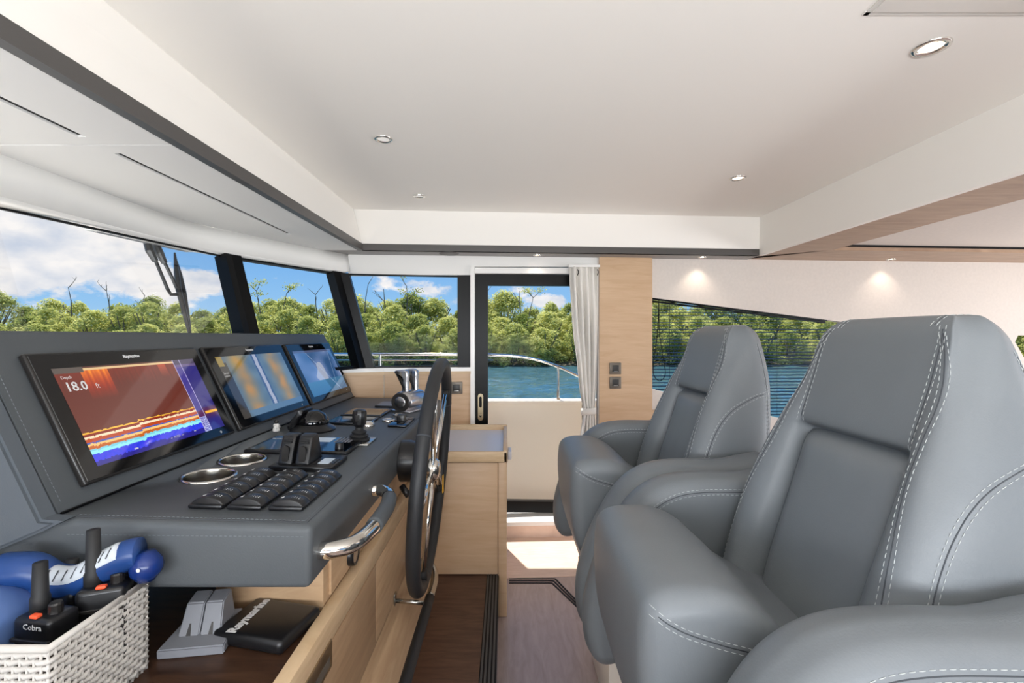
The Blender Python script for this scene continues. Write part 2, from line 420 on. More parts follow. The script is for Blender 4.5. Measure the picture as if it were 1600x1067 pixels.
# small line of sight joint on starboard fascia corner
# ---- header over the windscreen
TS = [(-1.50, -1.25), (-1.50, .3), (-1.50, 1.33), (-1.515, 1.9), (-1.50, 2.16), (-1.37, 2.44), (-1.22, 2.75), (-1.05, W(-1.05))]
HB = [(-1.535, -1.25), (-1.535, .3), (-1.535, 1.42), (-1.50, 1.9), (-1.45, 2.18), (-1.31, 2.50), (-1.17, 2.77), (-1.02, W(-1.02)-.05)]
TO = [(-1.60, -1.25), (-1.60, .3), (-1.60, 1.42), (-1.55, 1.9), (-1.50, 2.2), (-1.36, 2.52), (-1.22, 2.82), (-1.08, 2.98)]
TSs = catmull([p+(0,) for p in TS], 6); HBs = catmull([p+(0,) for p in HB], 6); TOs = catmull([p+(0,) for p in TO], 6)
def strip(name, m, A, za, C, zc, smooth=True):
    bm = bmesh.new(); va = [bm.verts.new((p.x, p.y, za)) for p in A]; vc = [bm.verts.new((p.x, p.y, zc)) for p in C]
    for i in range(len(A)-1): bm.faces.new((va[i], va[i+1], vc[i+1], vc[i]))
    me = meshof(bm); o = struct(link(name, me, m, smooth=smooth))
    md = o.modifiers.new('t', 'SOLIDIFY'); md.thickness = .006; md.offset = 0
    return o
strip('trim_11', 'white', TSs, ZS+.01, HBs, 1.775)
strip('trim_12', 'gloss', HBs, 1.775, TOs, 1.757)
b = B()
wprism(b, [(545, 396), (690, 396), (690, 430), (545, 430)], -.012, .05)
wprism(b, [(690, 396), (936, 396), (936, 417), (690, 417)], -.012, .05)
wprism(b, [(690, 417), (736, 417), (736, 430), (690, 430)], -.012, .05)
struct(b.done('wall_starboard_header', 'white'))
# demister grille in the window head
g = struct(B().prism([(-1.592, 1.72, 1.750), (-1.548, 1.72, 1.750), (-1.485, 2.17, 1.750), (-1.525, 2.17, 1.750)], [(-1.592, 1.72, 1.766), (-1.548, 1.72, 1.766), (-1.485, 2.17, 1.766), (-1.525, 2.17, 1.766)]).done('trim_13', 'gloss')); 
g = B()
for k in range(2): g.prism([(-1.578+.014*k, 1.74, 1.748), (-1.573+.014*k, 1.74, 1.748), (-1.513+.014*k, 2.15, 1.748), (-1.518+.014*k, 2.15, 1.748)], [(-1.578+.014*k, 1.74, 1.751), (-1.573+.014*k, 1.74, 1.751), (-1.513+.014*k, 2.15, 1.751), (-1.518+.014*k, 2.15, 1.751)])
struct(g.done('trim_14', 'grey'))
# ---- windscreen and forward side windows
TT = [(-1.60, -1.2), (-1.60, .5), (-1.60, 1.42), (-1.43, 2.33), (-1.09, 2.97), (-.30, W(-.3)+.01)]
BB = [(-1.42, -1.2), (-1.42, .5), (-1.42, 1.42), (-1.255, 2.28), (-.93, 2.985), (-.30, W(-.3)+.01)]
ZT, ZB = 1.757, 1.14
def P3(i, top, xo=0): 
    p = (TT if top else BB)[i]; return Vector((p[0]+xo, p[1], ZT if top else ZB))
def lerp(a, b, t): return a+(b-a)*t
# glass panes and the black pillars between them
def pane(name, i, a, c):
    """pane between fractions a..c of segment i"""
    t0, t1 = lerp(P3(i, 1), P3(i+1, 1), a), lerp(P3(i, 1), P3(i+1, 1), c)
    b0, b1 = lerp(P3(i, 0), P3(i+1, 0), a), lerp(P3(i, 0), P3(i+1, 0), c)
    return [b0, b1, t1, t0]
def solid(b, q, th):
    n = (q[1]-q[0]).cross(q[3]-q[0]).normalized()*th
    b.prism([p-n for p in q], [p+n for p in q]); return b
def quadframe(b, q, w, th):
    c = sum(q, Vector())/4; inn = []
    for i in range(4):
        p = q[i]; a = (q[i-1]-p).normalized(); d = (q[(i+1) % 4]-p).normalized(); inn.append(p+(a+d)*w)
    n = (q[1]-q[0]).cross(q[3]-q[0]).normalized()*th
    for i in range(4):
        j = (i+1) % 4; f = [q[i], q[j], inn[j], inn[i]]
        b.prism([p-n for p in f], [p+n for p in f])
def glasspane(name, q, parent):
    bm = bmesh.new(); bm.faces.new([bm.verts.new(p) for p in q]); return link(name, meshof(bm), 'glass', parent)
w1 = B(); 
qa = [P3(0, 0), P3(2, 0), P3(2, 1), P3(0, 1)]; qb = [P3(2, 0), P3(3, 0), P3(3, 1), P3(2, 1)]
for q in (qa, qb):
    n = (q[1]-q[0]).cross(q[3]-q[0]).normalized()*.012
    for kk, (p0, p1, p2, p3) in enumerate( ((q[0], q[1], lerp(q[1], q[2], .04), lerp(q[0], q[3], .04)), (q[3], q[2], lerp(q[2], q[1], .012), lerp(q[3], q[0], .012)))):
        f = [p0, p1, p2, p3]; m_ = n*(.25 if kk else 1); w1.prism([p-m_ for p in f], [p+m_ for p in f])
o1 = struct(w1.done('window_1', 'black'))
glasspane('pane', qa, o1); glasspane('pane', qb, o1)
w2 = B(); q = [P3(3, 0), P3(4, 0), P3(4, 1), P3(3, 1)]
n = (q[1]-q[0]).cross(q[3]-q[0]).normalized()*.012
for f in ([q[0], q[1], lerp(q[1], q[2], .03), lerp(q[0], q[3], .03)], [q[3], q[2], lerp(q[2], q[1], .014), lerp(q[3], q[0], .014)]):
    w2.prism([p-n for p in f], [p+n for p in f])
o2 = struct(w2.done('window_2', 'black')); glasspane('pane', q, o2)
w3 = B(); q = [P3(4, 0), P3(5, 0), P3(5, 1), P3(4, 1)]
n = (q[1]-q[0]).cross(q[3]-q[0]).normalized()*.012
for f in ([q[0], q[1], lerp(q[1], q[2], .02), lerp(q[0], q[3], .02)], [q[3], q[2], lerp(q[2], q[1], .014), lerp(q[3], q[0], .014)]):
    w3.prism([p-n for p in f], [p+n for p in f])
o3 = struct(w3.done('window_3', 'black')); glasspane('pane', q, o3)
def pillar(name, i, wt0, wt1, wb0, wb1, m='black'):
    """leaning post at corner i: widths before / after the corner, top and bottom"""
    b = B()
    for s, wt, wb, j in ((0, wt0, wb0, i-1), (1, wt1, wb1, i+1)):
        t, bo = P3(i, 1), P3(i, 0); tj = t+(P3(j, 1)-t).normalized()*wt; bj = bo+(P3(j, 0)-bo).normalized()*wb
        nn = (bj-bo).cross(t-bo).normalized(); nn = nn if nn.x*1+nn.y*-.6 > 0 else -nn
        f = [bo, bj, tj, t]
        b.prism([p+nn*.035 for p in f], [p-nn*.03 for p in f])
    return struct(b.done(name, m))
pillar('trim_15', 3, .045, .055, .045, .055)
pillar('trim_16', 4, .075, .07, .075, .07)
b = B(); wprism(b, [(715, 430), (737, 430), (737, 577), (715, 577)], -.01, .05); struct(b.done('trim_17', 'black'))
# ---- white sill and oak panel below the side windows
SI = [(-1.42, -1.2), (-1.42, 1.42), (-1.27, 2.26), (-.94, 2.93), (-.82, 3.02), (-.29, 3.04)]
SIi = [(-1.32, -1.2), (-1.32, 1.42), (-1.32, 2.30), (-1.05, 2.905), (-.80, W(-.8)-.05), (WX(736), W(WX(736))-.03)]
SO = [(-1.5, -1.2), (-1.5, 1.45), (-1.33, 2.32), (-1.0, 3.06), (-.8, 3.12), (WX(736), 3.12)]
b = B()
for i in range(len(SIi)-1):
    b.prism([(SIi[i]+(1.115,)), (SIi[i+1]+(1.115,)), (SO[i+1]+(1.115,)), (SO[i]+(1.115,))], [(SIi[i]+(1.14,)), (SIi[i+1]+(1.14,)), (SO[i+1]+(1.14,)), (SO[i]+(1.14,))])
struct(b.done('trim_18', 'gloss'))
b = B()
for i in range(2, len(SIi)-1):
    a, c = Vector(SIi[i]+(0,)), Vector(SIi[i+1]+(0,)); d = (c-a).normalized(); n = Vector((-d.y, d.x, 0))*.03; off = Vector((-d.y, d.x, 0))*.008
    b.prism([a+off+Vector((0, 0, 0)), c+off, c+off+Vector((0, 0, 1.115)), a+off+Vector((0, 0, 1.115))], [a+n, c+n, c+n+Vector((0, 0, 1.115)), a+n+Vector((0, 0, 1.115))])
struct(b.done('wall_starboard_panel', 'oakv'))
b = B()   # horizontal oak lip under the sill
for i in range(2, len(SIi)-1):
    a, c = Vector(SIi[i]+(1.095,)), Vector(SIi[i+1]+(1.095,)); d = (c-a).normalized(); n = Vector((-d.y, d.x, 0))
    b.prism([a, c, c+Vector((0, 0, .02)), a+Vector((0, 0, .02))], [a+n*.02, c+n*.02, c+n*.02+Vector((0, 0, .02)), a+n*.02+Vector((0, 0, .02))])
struct(b.done('trim_19', 'oak'))
# lower shell forward and the port wall with its own windows (behind the camera)
struct(box('wall_forward', 'walltex', -1.5, -1.42, -1.3, 1.5, 0, 1.115))
b = B(); b.box(-1.6, 5.2, -1.36, -1.3, 0, .78); b.box(-1.6, 5.2, -1.36, -1.3, 1.72, ZC+.05); b.box(-1.6, -1.35, -1.36, -1.3, .78, 1.72); b.box(1.75, 2.1, -1.36, -1.3, .78, 1.72); b.box(4.9, 5.2, -1.36, -1.3, .78, 1.72)
struct(b.done('wall_port', 'walltex'))
pw = struct(box('window_5', 'black', -1.35, 1.75, -1.35, -1.33, 1.70, 1.73)); 
bm = bmesh.new(); bm.faces.new([bm.verts.new(p) for p in ((-1.35, -1.34, .78), (1.75, -1.34, .78), (1.75, -1.34, 1.72), (-1.35, -1.34, 1.72))]); link('pane', meshof(bm), 'glass', pw)
b = B(); b.box(5.2, 5.26, -1.36, -.8, 0, ZC); b.box(5.2, 5.26, 2.7, 3.6, 0, ZC); b.box(5.2, 5.26, -.8, 2.7, 1.85, ZC)
struct(b.done('wall_aft', 'walltex'))
# cloth covered starboard wall around the blind window
b = B()
wprism(b, [(1017, 396), (1900, 396), (1900, 524), (1590, 524), (1585, 534), (1420, 517), (1293, 500), (1017, 465)], -.004, .06)
wprism(b, [(1420, 517), (1585, 534), (1600, 560), (1600, 700), (1420, 700)], -.004, .06)
wprism(b, [(1017, 607), (1035, 612), (1420, 700), (1900, 700), (1900, 850), (1017, 850)], -.004, .06)
struct(b.done('wall_starboard', 'walltex'))
# oak bulkhead panel right of the curtain
b = B(); wprism(b, [(935, 399), (1017, 399), (1017, 850), (935, 850)], -.03, .03); struct(b.done('wall_starboard_oak', 'oakv'))
b = B(); wprism(b, [(1017, 640), (1130, 640), (1130, 850), (1017, 850)], -.03, -.005); struct(b.done('trim_20', 'oakv'))
b = B(); wprism(b, [(933, 400), (935.5, 400), (935.5, 850), (933, 850)], -.02, .03); struct(b.done('trim_21', 'walltex'))
# side window with black venetian blind
o4 = B()
wprism(o4, [(1014, 463), (1293, 499), (1293, 502), (1014, 467)], .0, .03)
wprism(o4, [(1014, 606), (1017, 606), (1017, 465), (1014, 465)], .0, .05)
o4 = struct(o4.done('window_4', 'black'))
bm = bmesh.new(); bm.faces.new([bm.verts.new((WX(a), W(WX(a))+.05, WZ(a, c))) for a, c in ((1014, 604), (1420, 702), (1420, 515), (1014, 462))]); link('pane', meshof(bm), 'glass', o4)
bl = thing('venetian_blind', 'black venetian blind with fine horizontal slats over the slanted side window behind the seats', 'blind', (WX(1017), W(WX(1017))+.02, .8))
L0 = Vector(bl.location)
def child(o, p): o.parent = p; o.matrix_parent_inverse = Matrix.Identity(4); o.data.transform(Matrix.Translation(-Vector(p.location))); return o
z = WZ(1017, 600); k = 0
x0 = WX(1019)
topz = lambda x: WZ(1017, 467)+(WZ(1293, 501)-WZ(1017, 467))*(x-WX(1017))/(WX(1293)-WX(1017))
botz = lambda x: WZ(1035, 612)+(WZ(1420, 700)-WZ(1035, 612))*(x-WX(1035))/(WX(1420)-WX(1035))
z = .62
while z < topz(x0)-.01:
    # slat runs from where the sill lets it to where the slanted head cuts it
    xa = x0 if z > botz(x0) else WX(1035)+(z-WZ(1035, 612))*(WX(1420)-WX(1035))/(WZ(1420, 700)-WZ(1035, 612))+.01
    xb = WX(1017)+(z-WZ(1017, 467))*(WX(1293)-WX(1017))/(WZ(1293, 501)-WZ(1017, 467))-.01
    xb = min(xb, WX(1415))
    if xb-xa > .05:
        b = B(); b.prism([(xa, W(xa)+.012, z), (xb, W(xb)+.012, z), (xb, W(xb)+.030, z+.004), (xa, W(xa)+.030, z+.004)], [(xa, W(xa)+.012, z+.0017), (xb, W(xb)+.012, z+.0017), (xb, W(xb)+.030, z+.0057), (xa, W(xa)+.030, z+.0057)])
        child(b.done('slat', 'black'), bl)
    z += .0235
b = B(); p = [(WX(a), W(WX(a))+.014, topz(WX(a))-.006) for a in (1018, 1150, 1292)]
b.prism([p[0], p[2], (p[2][0], p[2][1], p[2][2]-.012), (p[0][0], p[0][1], p[0][2]-.012)], [tuple(Vector(q)+Vector((0, .022, 0))) for q in (p[0], p[2], (p[2][0], p[2][1], p[2][2]-.012), (p[0][0], p[0][1], p[0][2]-.012))])
child(b.done('head_rail', 'black'), bl)
for a in (1047, 1145, 1215):
    xx = WX(a); child(B().tube([(xx, W(xx)+.008, botz(xx)+.02), (xx, W(xx)+.008, topz(xx)-.01)], .0012, 5).done('ladder_cord', 'black'), bl)
def wp(px, py, o): return (WX(px), W(WX(px))+o, WZ(px, py))
lc = catmull([wp(1029, 468, -.006), (WX(1026), W(1)-.012, WZ(1026, 520)), wp(1021, 565, -.006), wp(1021, 585, -.006), wp(1030, 595, -.006), wp(1039, 585, -.006), wp(1036, 560, -.006), wp(1030, 520, -.006), wp(1029, 468, -.006)], 6)
child(B().tube(lc, .0028, 6).done('pull_cord', 'black'), bl)

# ---- side door
d1 = B()
wprism(d1, [(742, 427), (762, 427), (762, 806), (742, 806)], .03, .075)
wprism(d1, [(762, 427), (930, 429), (930, 446), (762, 445)], .03, .075)
wprism(d1, [(762, 785), (930, 787), (930, 804), (762, 803)], .03, .075)
wprism(d1, [(912, 445), (930, 445), (930, 790), (912, 790)], .03, .075)
door = struct(d1.done('door_1', 'black'))
bm = bmesh.new(); bm.faces.new([bm.verts.new(wp(a, c, .055)) for a, c in ((762, 785), (912, 787), (912, 445), (762, 445))]); link('glass_pane', meshof(bm), 'glass', door)
def pill(b, cx, cz, w, h, y0, y1, n=8):
    P = []
    for k in range(2*n+2):
        if k <= n: a = math.pi*k/n; P.append((cx+w/2*math.cos(a), cz+h/2-w/2+w/2*math.sin(a)))
        else: a = math.pi+math.pi*(k-n-1)/n; P.append((cx+w/2*math.cos(a), cz-h/2+w/2+w/2*math.sin(a)))
    b.prism([(x, y0, z) for x, z in P], [(x, y1, z) for x, z in P])
lx, lz = WX(750.5), WZ(750, 637); ly = W(lx)+.03
b = B(); pill(b, lx, lz, .036, .185, ly-.006, ly+.002); lk = b.done('lock_plate', 'brass', door)
b = B(); pill(b, lx, lz+.035, .018, .075, ly-.0075, ly-.004); pill(b, lx, lz-.055, .014, .03, ly-.0075, ly-.004); b.done('finger_pull', 'black', lk)
b = B(); b.tube([(lx, ly-.012, lz-.05), (lx, ly-.005, lz-.05)], .008, 12); b.done('turn_knob', 'brass', lk)
b = B()
wprism(b, [(735.5, 417), (742, 417), (742, 835), (735.5, 835)], -.03, .06)
wprism(b, [(742, 418), (935, 419), (935, 428), (742, 427)], -.01, .06)
struct(b.done('trim_22', 'gloss'))
# step below the door
xa, xb = 0.0, .56
b = B(); b.prism([(xa-.3, 3.02, .004), (xb, 3.06, .004), (xb, 3.06, .09), (xa-.3, 3.02, .09)], [(xa-.3, 3.3, .004), (xb, 3.3, .004), (xb, 3.3, .09), (xa-.3, 3.3, .09)])
struct(b.done('trim_23', 'floorlight'))
b = B(); b.prism([(xa-.3, 3.00, .09), (xb, 3.04, .09), (xb, 3.04, .115), (xa-.3, 3.00, .115)], [(xa-.3, 3.3, .09), (xb, 3.3, .09), (xb, 3.3, .115), (xa-.3, 3.3, .115)])
struct(b.done('trim_24', 'gloss'))
# starboard wall base: low return right of door
b = B(); wprism(b, [(600, 665), (742, 665), (742, 840), (600, 840)], -.005, .05); struct(b.done('wall_starboard_base', 'oakv'))
# ---- electric switches on the oak
def switch(px, py, label, off):
    x, zz = WX(px), WZ(px, py); y = W(x)+off
    t = thing('wall_switch', label, 'switch', (x, y, zz), (0, 0, math.atan(.072)))
    b = B().box(-.040, .040, -.010, 0, -.040, .040, .003); flat_smooth(b.done('cover_plate', 'switchg', t))
    b = B().box(-.023, .023, -.015, -.009, -.023, .023, .003); flat_smooth(b.done('rocker', 'switchd', t))
    B().box(-.016, .016, -.0165, -.0145, -.021, -.018).done('indicator', 'steel', t)
switch(959.5, 575, 'upper grey square light switch on the oak panel right of the curtain', -.03)
switch(959.5, 597, 'lower grey square light switch on the oak panel right of the curtain', -.03)
switch(714, 605, 'grey square light switch on the oak panel between wheel and door', -.028)
# ---- curtain
def curtain():
    t = thing('curtain', 'pale linen curtain gathered by a tie at the right side of the door', 'curtain', (WX(912), W(WX(912))-.05, .12))
    rows = [(419, 888, 931), (440, 888, 931), (470, 890, 931), (520, 893, 931), (560, 898, 930), (600, 902, 929), (625, 906, 927), (640, 909, 926), (655, 907, 927), (680, 904, 928), (720, 902, 930), (790, 900, 932), (812, 900, 932)]
    pr = catmull([Vector(r) for r in rows], 5); nx = 96
    bm = bmesh.new(); G = []
    for r in pr:
        py, a, c = r; row = []
        amp = .015 if py < 600 else (.009 if 630 < py < 650 else .013)
        for i in range(nx+1):
            u = i/nx; px = a+(c-a)*u; x = WX(px)
            y = W(x)-.065+amp*math.sin(u*math.pi*2*4.5+.5*math.sin(py*.02))+.006*math.sin(u*23+py*.03)
            row.append(bm.verts.new((x, y, WZ(px, py))))
        G.append(row)
    for A, C in zip(G, G[1:]):
        for i in range(nx): bm.faces.new((A[i], A[i+1], C[i+1], C[i]))
    me = meshof(bm); o = link('cloth', me, 'fabric', None, True); md = o.modifiers.new('t', 'SOLIDIFY'); md.thickness = .003
    child(o, t)
    b = B(); pts = []
    xa, xc = WX(906), WX(928); zz = WZ(916, 640); yc = W(WX(917))-.065
    for k in range(24):
        a = 2*math.pi*k/24; pts.append(((xa+xc)/2+(xc-xa)/2*1.05*math.cos(a), yc+.022*math.sin(a), zz+.004*math.cos(a)))
    bm = bmesh.new(); lo = [bm.verts.new(Vector(p)-Vector((0, 0, .022))) for p in pts]; hi = [bm.verts.new(Vector(p)+Vector((0, 0, .022))) for p in pts]
    for k in range(24): bm.faces.new((lo[k], lo[(k+1) % 24], hi[(k+1) % 24], hi[k]))
    o = link('tie', meshof(bm), 'fabric', None, True); md = o.modifiers.new('t', 'SOLIDIFY'); md.thickness = .004; child(o, t)
    for px in (899, 929):
        x = WX(px); b = B(); b.tube([(x, W(x)-.095, WZ(px, 424)), (x+.006, W(x)-.1, WZ(px, 428)), (x, W(x)-.095, WZ(px, 433))], .003, 6); child(b.done('hook', 'black'), t)
    x0, x1 = WX(886), WX(933)
    child(B().box(x0, x1, W(x0)-.08, W(x0)-.055, WZ(900, 420), WZ(900, 416.5)).done('track', 'gloss'), t)
curtain()
# ---- recessed lamps
def downlight(x, y, z, label, glow, r=.036, group=None, e=0):
    t = thing('downlight', label, 'ceiling lamp', (x, y, z), group=group)
    b = B().lathe([(r*.62, 0.0), (r*.66, -.004), (r*.95, -.005), (r, -.002), (r, .002)], 32); b.done('ring', 'chrome', t, True)
    b = B().lathe([(0.0, -.0005), (r*.66, -.0005)], 24); b.done('lens', 'lamp' if glow else 'lampoff', t)
    if e: light('lamp_light', 'SPOT', (x, y, z-.012), (0, 0, 0), e, color=(1, .86, .72), spot=110, blend=.8, rad=.02).parent = None
K = 568.8
def cl(px, py): d = K/(525-py); return X(px, d), d
x, y = cl(1455, 73); downlight(x, y, ZC, 'round chrome ceiling downlight near the camera at upper right, beside the hatch', True, .044)
x, y = cl(599, 217); downlight(x, y, ZC, 'round ceiling downlight at left, nearer of the left pair', False, .038)
x, y = cl(655, 306); downlight(x, y, ZC, 'round ceiling downlight at left, farther of the left pair near the far fascia', False, .036)
x, y = cl(1153, 278); downlight(x, y, ZC, 'round chrome ceiling downlight far right, above the far seat', True, .040)
downlight(.21, W(.21)-.085, ZS, 'small glowing downlight in the dark border above the side door', True, .028, e=1.5)
downlight(1.345, W(1.345)-.085, ZS, 'small glowing downlight in the dark border above the blind window', True, .028, e=2.6)
downlight(2.72, W(2.72)-.085, ZS+.002, 'small glowing downlight in the brown wood border at right', True, .028, e=2.6)
t = thing('ceiling_speaker', 'flat round grey speaker disc in the dark ceiling border left of the door', 'speaker', (-.37, W(-.37)-.095, ZS))
B().lathe([(0, -.004), (.06, -.004), (.066, 0)], 32).done('grille', mat('speaker_grey', (110, 108, 106), .6), t, True)
# ceiling hatch, only its corner is in view
t = thing('ceiling_hatch', 'flush white hatch panel in the ceiling at the upper right corner', 'hatch', (1.45, .62, ZC))
bb = B(); bb.box(-.55, .55, -.5, .5, -.006, .0, .004); flat_smooth(bb.done('panel', 'ceil', t))
bb = B()
for a in ((-.565, .565, .5, .512), (-.565, .565, -.512, -.5)): bb.box(a[0], a[1], a[2], a[3], -.003, 0)
for a in ((-.562, -.55), (.55, .562)): bb.box(a[0], a[1], -.512, .512, -.003, 0)
bb.done('gasket', mat('grey_gasket', (208, 204, 198), .7), t)

# ================================================================ OUTSIDE
ex = struct(box('side_deck', 'gel', -2.2, 5.5, 3.26, 3.78, -.05, .0))
b = B(); b.box(-2.2, 1.05, 3.74, 3.82, -.3, .80); b.box(-2.2, 1.05, 3.70, 3.84, .80, .825, .008)
b.box(1.05, 5.5, 3.74, 3.82, -.3, .30)
flat_smooth(struct(b.done('bulwark', 'gel')))
rail = thing('guard_rail', 'polished steel guard rail curving down outside the side door and windows', 'railing', (0, 3.76, .82))
pts = catmull([(-3.4, 3.5, 1.20), (-2.2, 3.72, 1.20), (-1.2, 3.76, 1.20), (-.2, 3.76, 1.195), (.15, 3.76, 1.175), (.4, 3.76, 1.11), (.62, 3.76, 1.01), (.9, 3.76, .87), (1.0, 3.76, .82)], 8)
child(B().tube(pts, .0125, 12).done('top_rail', 'chrome'), rail).data.polygons.foreach_set('use_smooth', [True]*0 or [True]*len(rail.children[-1].data.polygons))
pts = [(-3.4, 3.52, 1.15), (-2.2, 3.74, 1.15), (-1.2, 3.775, 1.15), (-.1, 3.775, 1.15)]
child(B().tube(pts, .006, 8).done('lower_wire', 'chrome'), rail)
for x, zt in ((X(594, 3.76), 1.195), (X(872, 3.76), 1.085), (-2.0, 1.2)):
    child(B().tube([(x, 3.76, .825), (x, 3.76, zt)], .012, 10).tube([(x, 3.76, .825), (x, 3.76, .84)], .026, 12).done('post', 'chrome'), rail)
for px, lab in ((0, 0),):
    pass
# windscreen wipers hang outside the glass from the roof edge
def wiper(name, label, p):
    t = thing('windscreen_wiper', label, 'wiper', p['arm'][0])
    for k, (nm, r) in enumerate((('arm', .007), ('link_arm', .006))):
        if nm in p: child(B().tube(p[nm], r, 8).done(nm, 'blackm'), t)
    child(B().tube(p['cap'], [.014, .016, .012], 8).done('arm_cover', 'blackm'), t)
    child(B().tube(p['blade'], [.004, .011, .012, .010, .004], 8).done('blade', 'blackm'), t)
def G(px, py, off=.0):
    """point on the outer windscreen face, found by its slope"""
    q = qb if px > 225 else qb
    n = (q[1]-q[0]).cross(q[3]-q[0]).normalized(); n = n if n.x < 0 else -n
    o = q[0]+n*(.05+off); d = Vector(((px-790)/F, 1, (525-py)/F)); c = Vector((0, 0, H))
    s = (o-c).dot(n)/d.dot(n); return c+d*s
wiper('w', 'black windscreen wiper, left arm with bent elbow outside the windscreen', dict(
    arm=[G(241, 402), G(262, 452), G(267, 460), G(277, 460)], cap=[G(229, 376), G(234, 392), G(243, 408)],
    blade=[G(273, 395), G(276, 425), G(279, 452), G(290, 495), G(301, 540)]))
wiper('w', 'black windscreen wiper, right arm running to the straight blade outside the windscreen', dict(
    arm=[G(256, 408), G(270, 436), G(276, 450)], cap=[G(243, 380), G(250, 396), G(257, 411)],
    blade=[G(274, 402, .02), G(281, 430, .02), G(287, 458, .02), G(293, 495, .02), G(299, 535, .02)]))

struct(box('bounce_foredeck', 'gel', -6, -1.62, -1.5, 2.5, .85, .9))  # unseen deck added to bounce sunlight up onto the soffit
struct(box('bounce_aft_deck', 'gel', 5.27, 9, -1.4, 3.7, -.06, -.0))  # unseen, added to bounce daylight in from aft
struct(box('bounce_port_deck', 'gel', -1.6, 5.2, -2.3, -1.37, -.06, 0))  # unseen, added to bounce daylight in from port
# ---- water, mud bank, mangroves
ZWAT = -1.45
def water():
    m = bpy.data.materials.new('water'); m.use_nodes = True; nt = m.node_tree; N = nt.nodes.new; L = nt.links.new
    b = nt.nodes['Principled BSDF']; b.inputs['Base Color'].default_value = (.045, .11, .13, 1); b.inputs['Roughness'].default_value = .05; b.inputs['IOR'].default_value = 1.33
    tc = N('ShaderNodeTexCoord'); mp = N('ShaderNodeMapping'); mp.inputs['Scale'].default_value = (.55, 1.0, 1); L(tc.outputs['Object'], mp.inputs[0])
    n = N('ShaderNodeTexNoise'); n.inputs['Scale'].default_value = 3.0; n.inputs['Detail'].default_value = 5; n.inputs['Roughness'].default_value = .55; n.inputs['Distortion'].default_value = .4; L(mp.outputs[0], n.inputs['Vector'])
    bp = N('ShaderNodeBump'); bp.inputs['Strength'].default_value = 1.0; bp.inputs['Distance'].default_value = .2; L(n.outputs['Fac'], bp.inputs['Height']); L(bp.outputs[0], b.inputs['Normal'])
    xs = [-150, -90, -60]+[-45+.34*i for i in range(236)]+[50, 90, 150]; ys = [-60, -20, 0, 3]+[4+.3*i for i in range(131)]+[60]
    V = []
    for y in ys:
        for x in xs:
            a = .15 if (-46 < x < 36 and 3 < y < 43.5) else 0
            h = a*(noise.noise(Vector((x*.55+y*.12, y*.95, 0)))+.55*noise.noise(Vector((x*1.4, y*1.9, 5)))) if a else 0
            V.append((x, y, ZWAT+h))
    nx = len(xs); Fc = [(j*nx+i, j*nx+i+1, (j+1)*nx+i+1, (j+1)*nx+i) for j in range(len(ys)-1) for i in range(nx-1)]
    me = bpy.data.meshes.new('w'); me.from_pydata(V, [], Fc); me.polygons.foreach_set('use_smooth', [True]*len(Fc))
    o = link('water', me, m); struct(o); return o
water()
YS = 42.0
b = B()
rng = random.Random(3)
xs = [-120+4*i for i in range(53)]
bm = b.bm; lo = [bm.verts.new((x, YS+rng.uniform(-.6, .8), ZWAT-.1)) for x in xs]; mi = [bm.verts.new((x, YS+2+rng.uniform(-.3, .3), ZWAT+.35)) for x in xs]; hi = [bm.verts.new((x, 90, ZWAT+1.0)) for x in xs]
for i in range(52):
    bm.faces.new((lo[i], lo[i+1], mi[i+1], mi[i])); bm.faces.new((mi[i], mi[i+1], hi[i+1], hi[i]))
struct(b.done('mud_bank', mat('mud', (92, 84, 66), .9, var=.3, vscale=1.5)))
def leafmat(name, c1, c2):
    m = bpy.data.materials.new(name); m.use_nodes = True; nt = m.node_tree; nt.nodes.clear(); N = nt.nodes.new; L = nt.links.new
    o = N('ShaderNodeOutputMaterial'); d = N('ShaderNodeBsdfDiffuse'); t = N('ShaderNodeBsdfTranslucent'); mx = N('ShaderNodeMixShader'); mx.inputs[0].default_value = .5
    tc = N('ShaderNodeTexCoord'); n = N('ShaderNodeTexNoise'); n.inputs['Scale'].default_value = .9; n.inputs['Detail'].default_value = 4; L(tc.outputs['Object'], n.inputs['Vector'])
    oi = N('ShaderNodeObjectInfo'); a = N('ShaderNodeMath'); a.operation = 'MULTIPLY_ADD'; a.inputs[1].default_value = .34; L(oi.outputs['Random'], a.inputs[0]); L(n.outputs['Fac'], a.inputs[2])
    rp = N('ShaderNodeValToRGB'); L(a.outputs[0], rp.inputs[0]); rp.color_ramp.elements[0].position = .42; rp.color_ramp.elements[1].position = .92
    rp.color_ramp.elements[0].color = srgb(*c1); rp.color_ramp.elements[1].color = srgb(*c2)
    L(rp.outputs[0], d.inputs[0]); L(rp.outputs[0], t.inputs[0]); L(d.outputs[0], mx.inputs[1]); L(t.outputs[0], mx.inputs[2]); L(mx.outputs[0], o.inputs[0])
    return m
LEAF = leafmat('mangrove_leaf', (150, 162, 84), (226, 224, 144)); BARK = mat('bark', (120, 110, 96), .9)
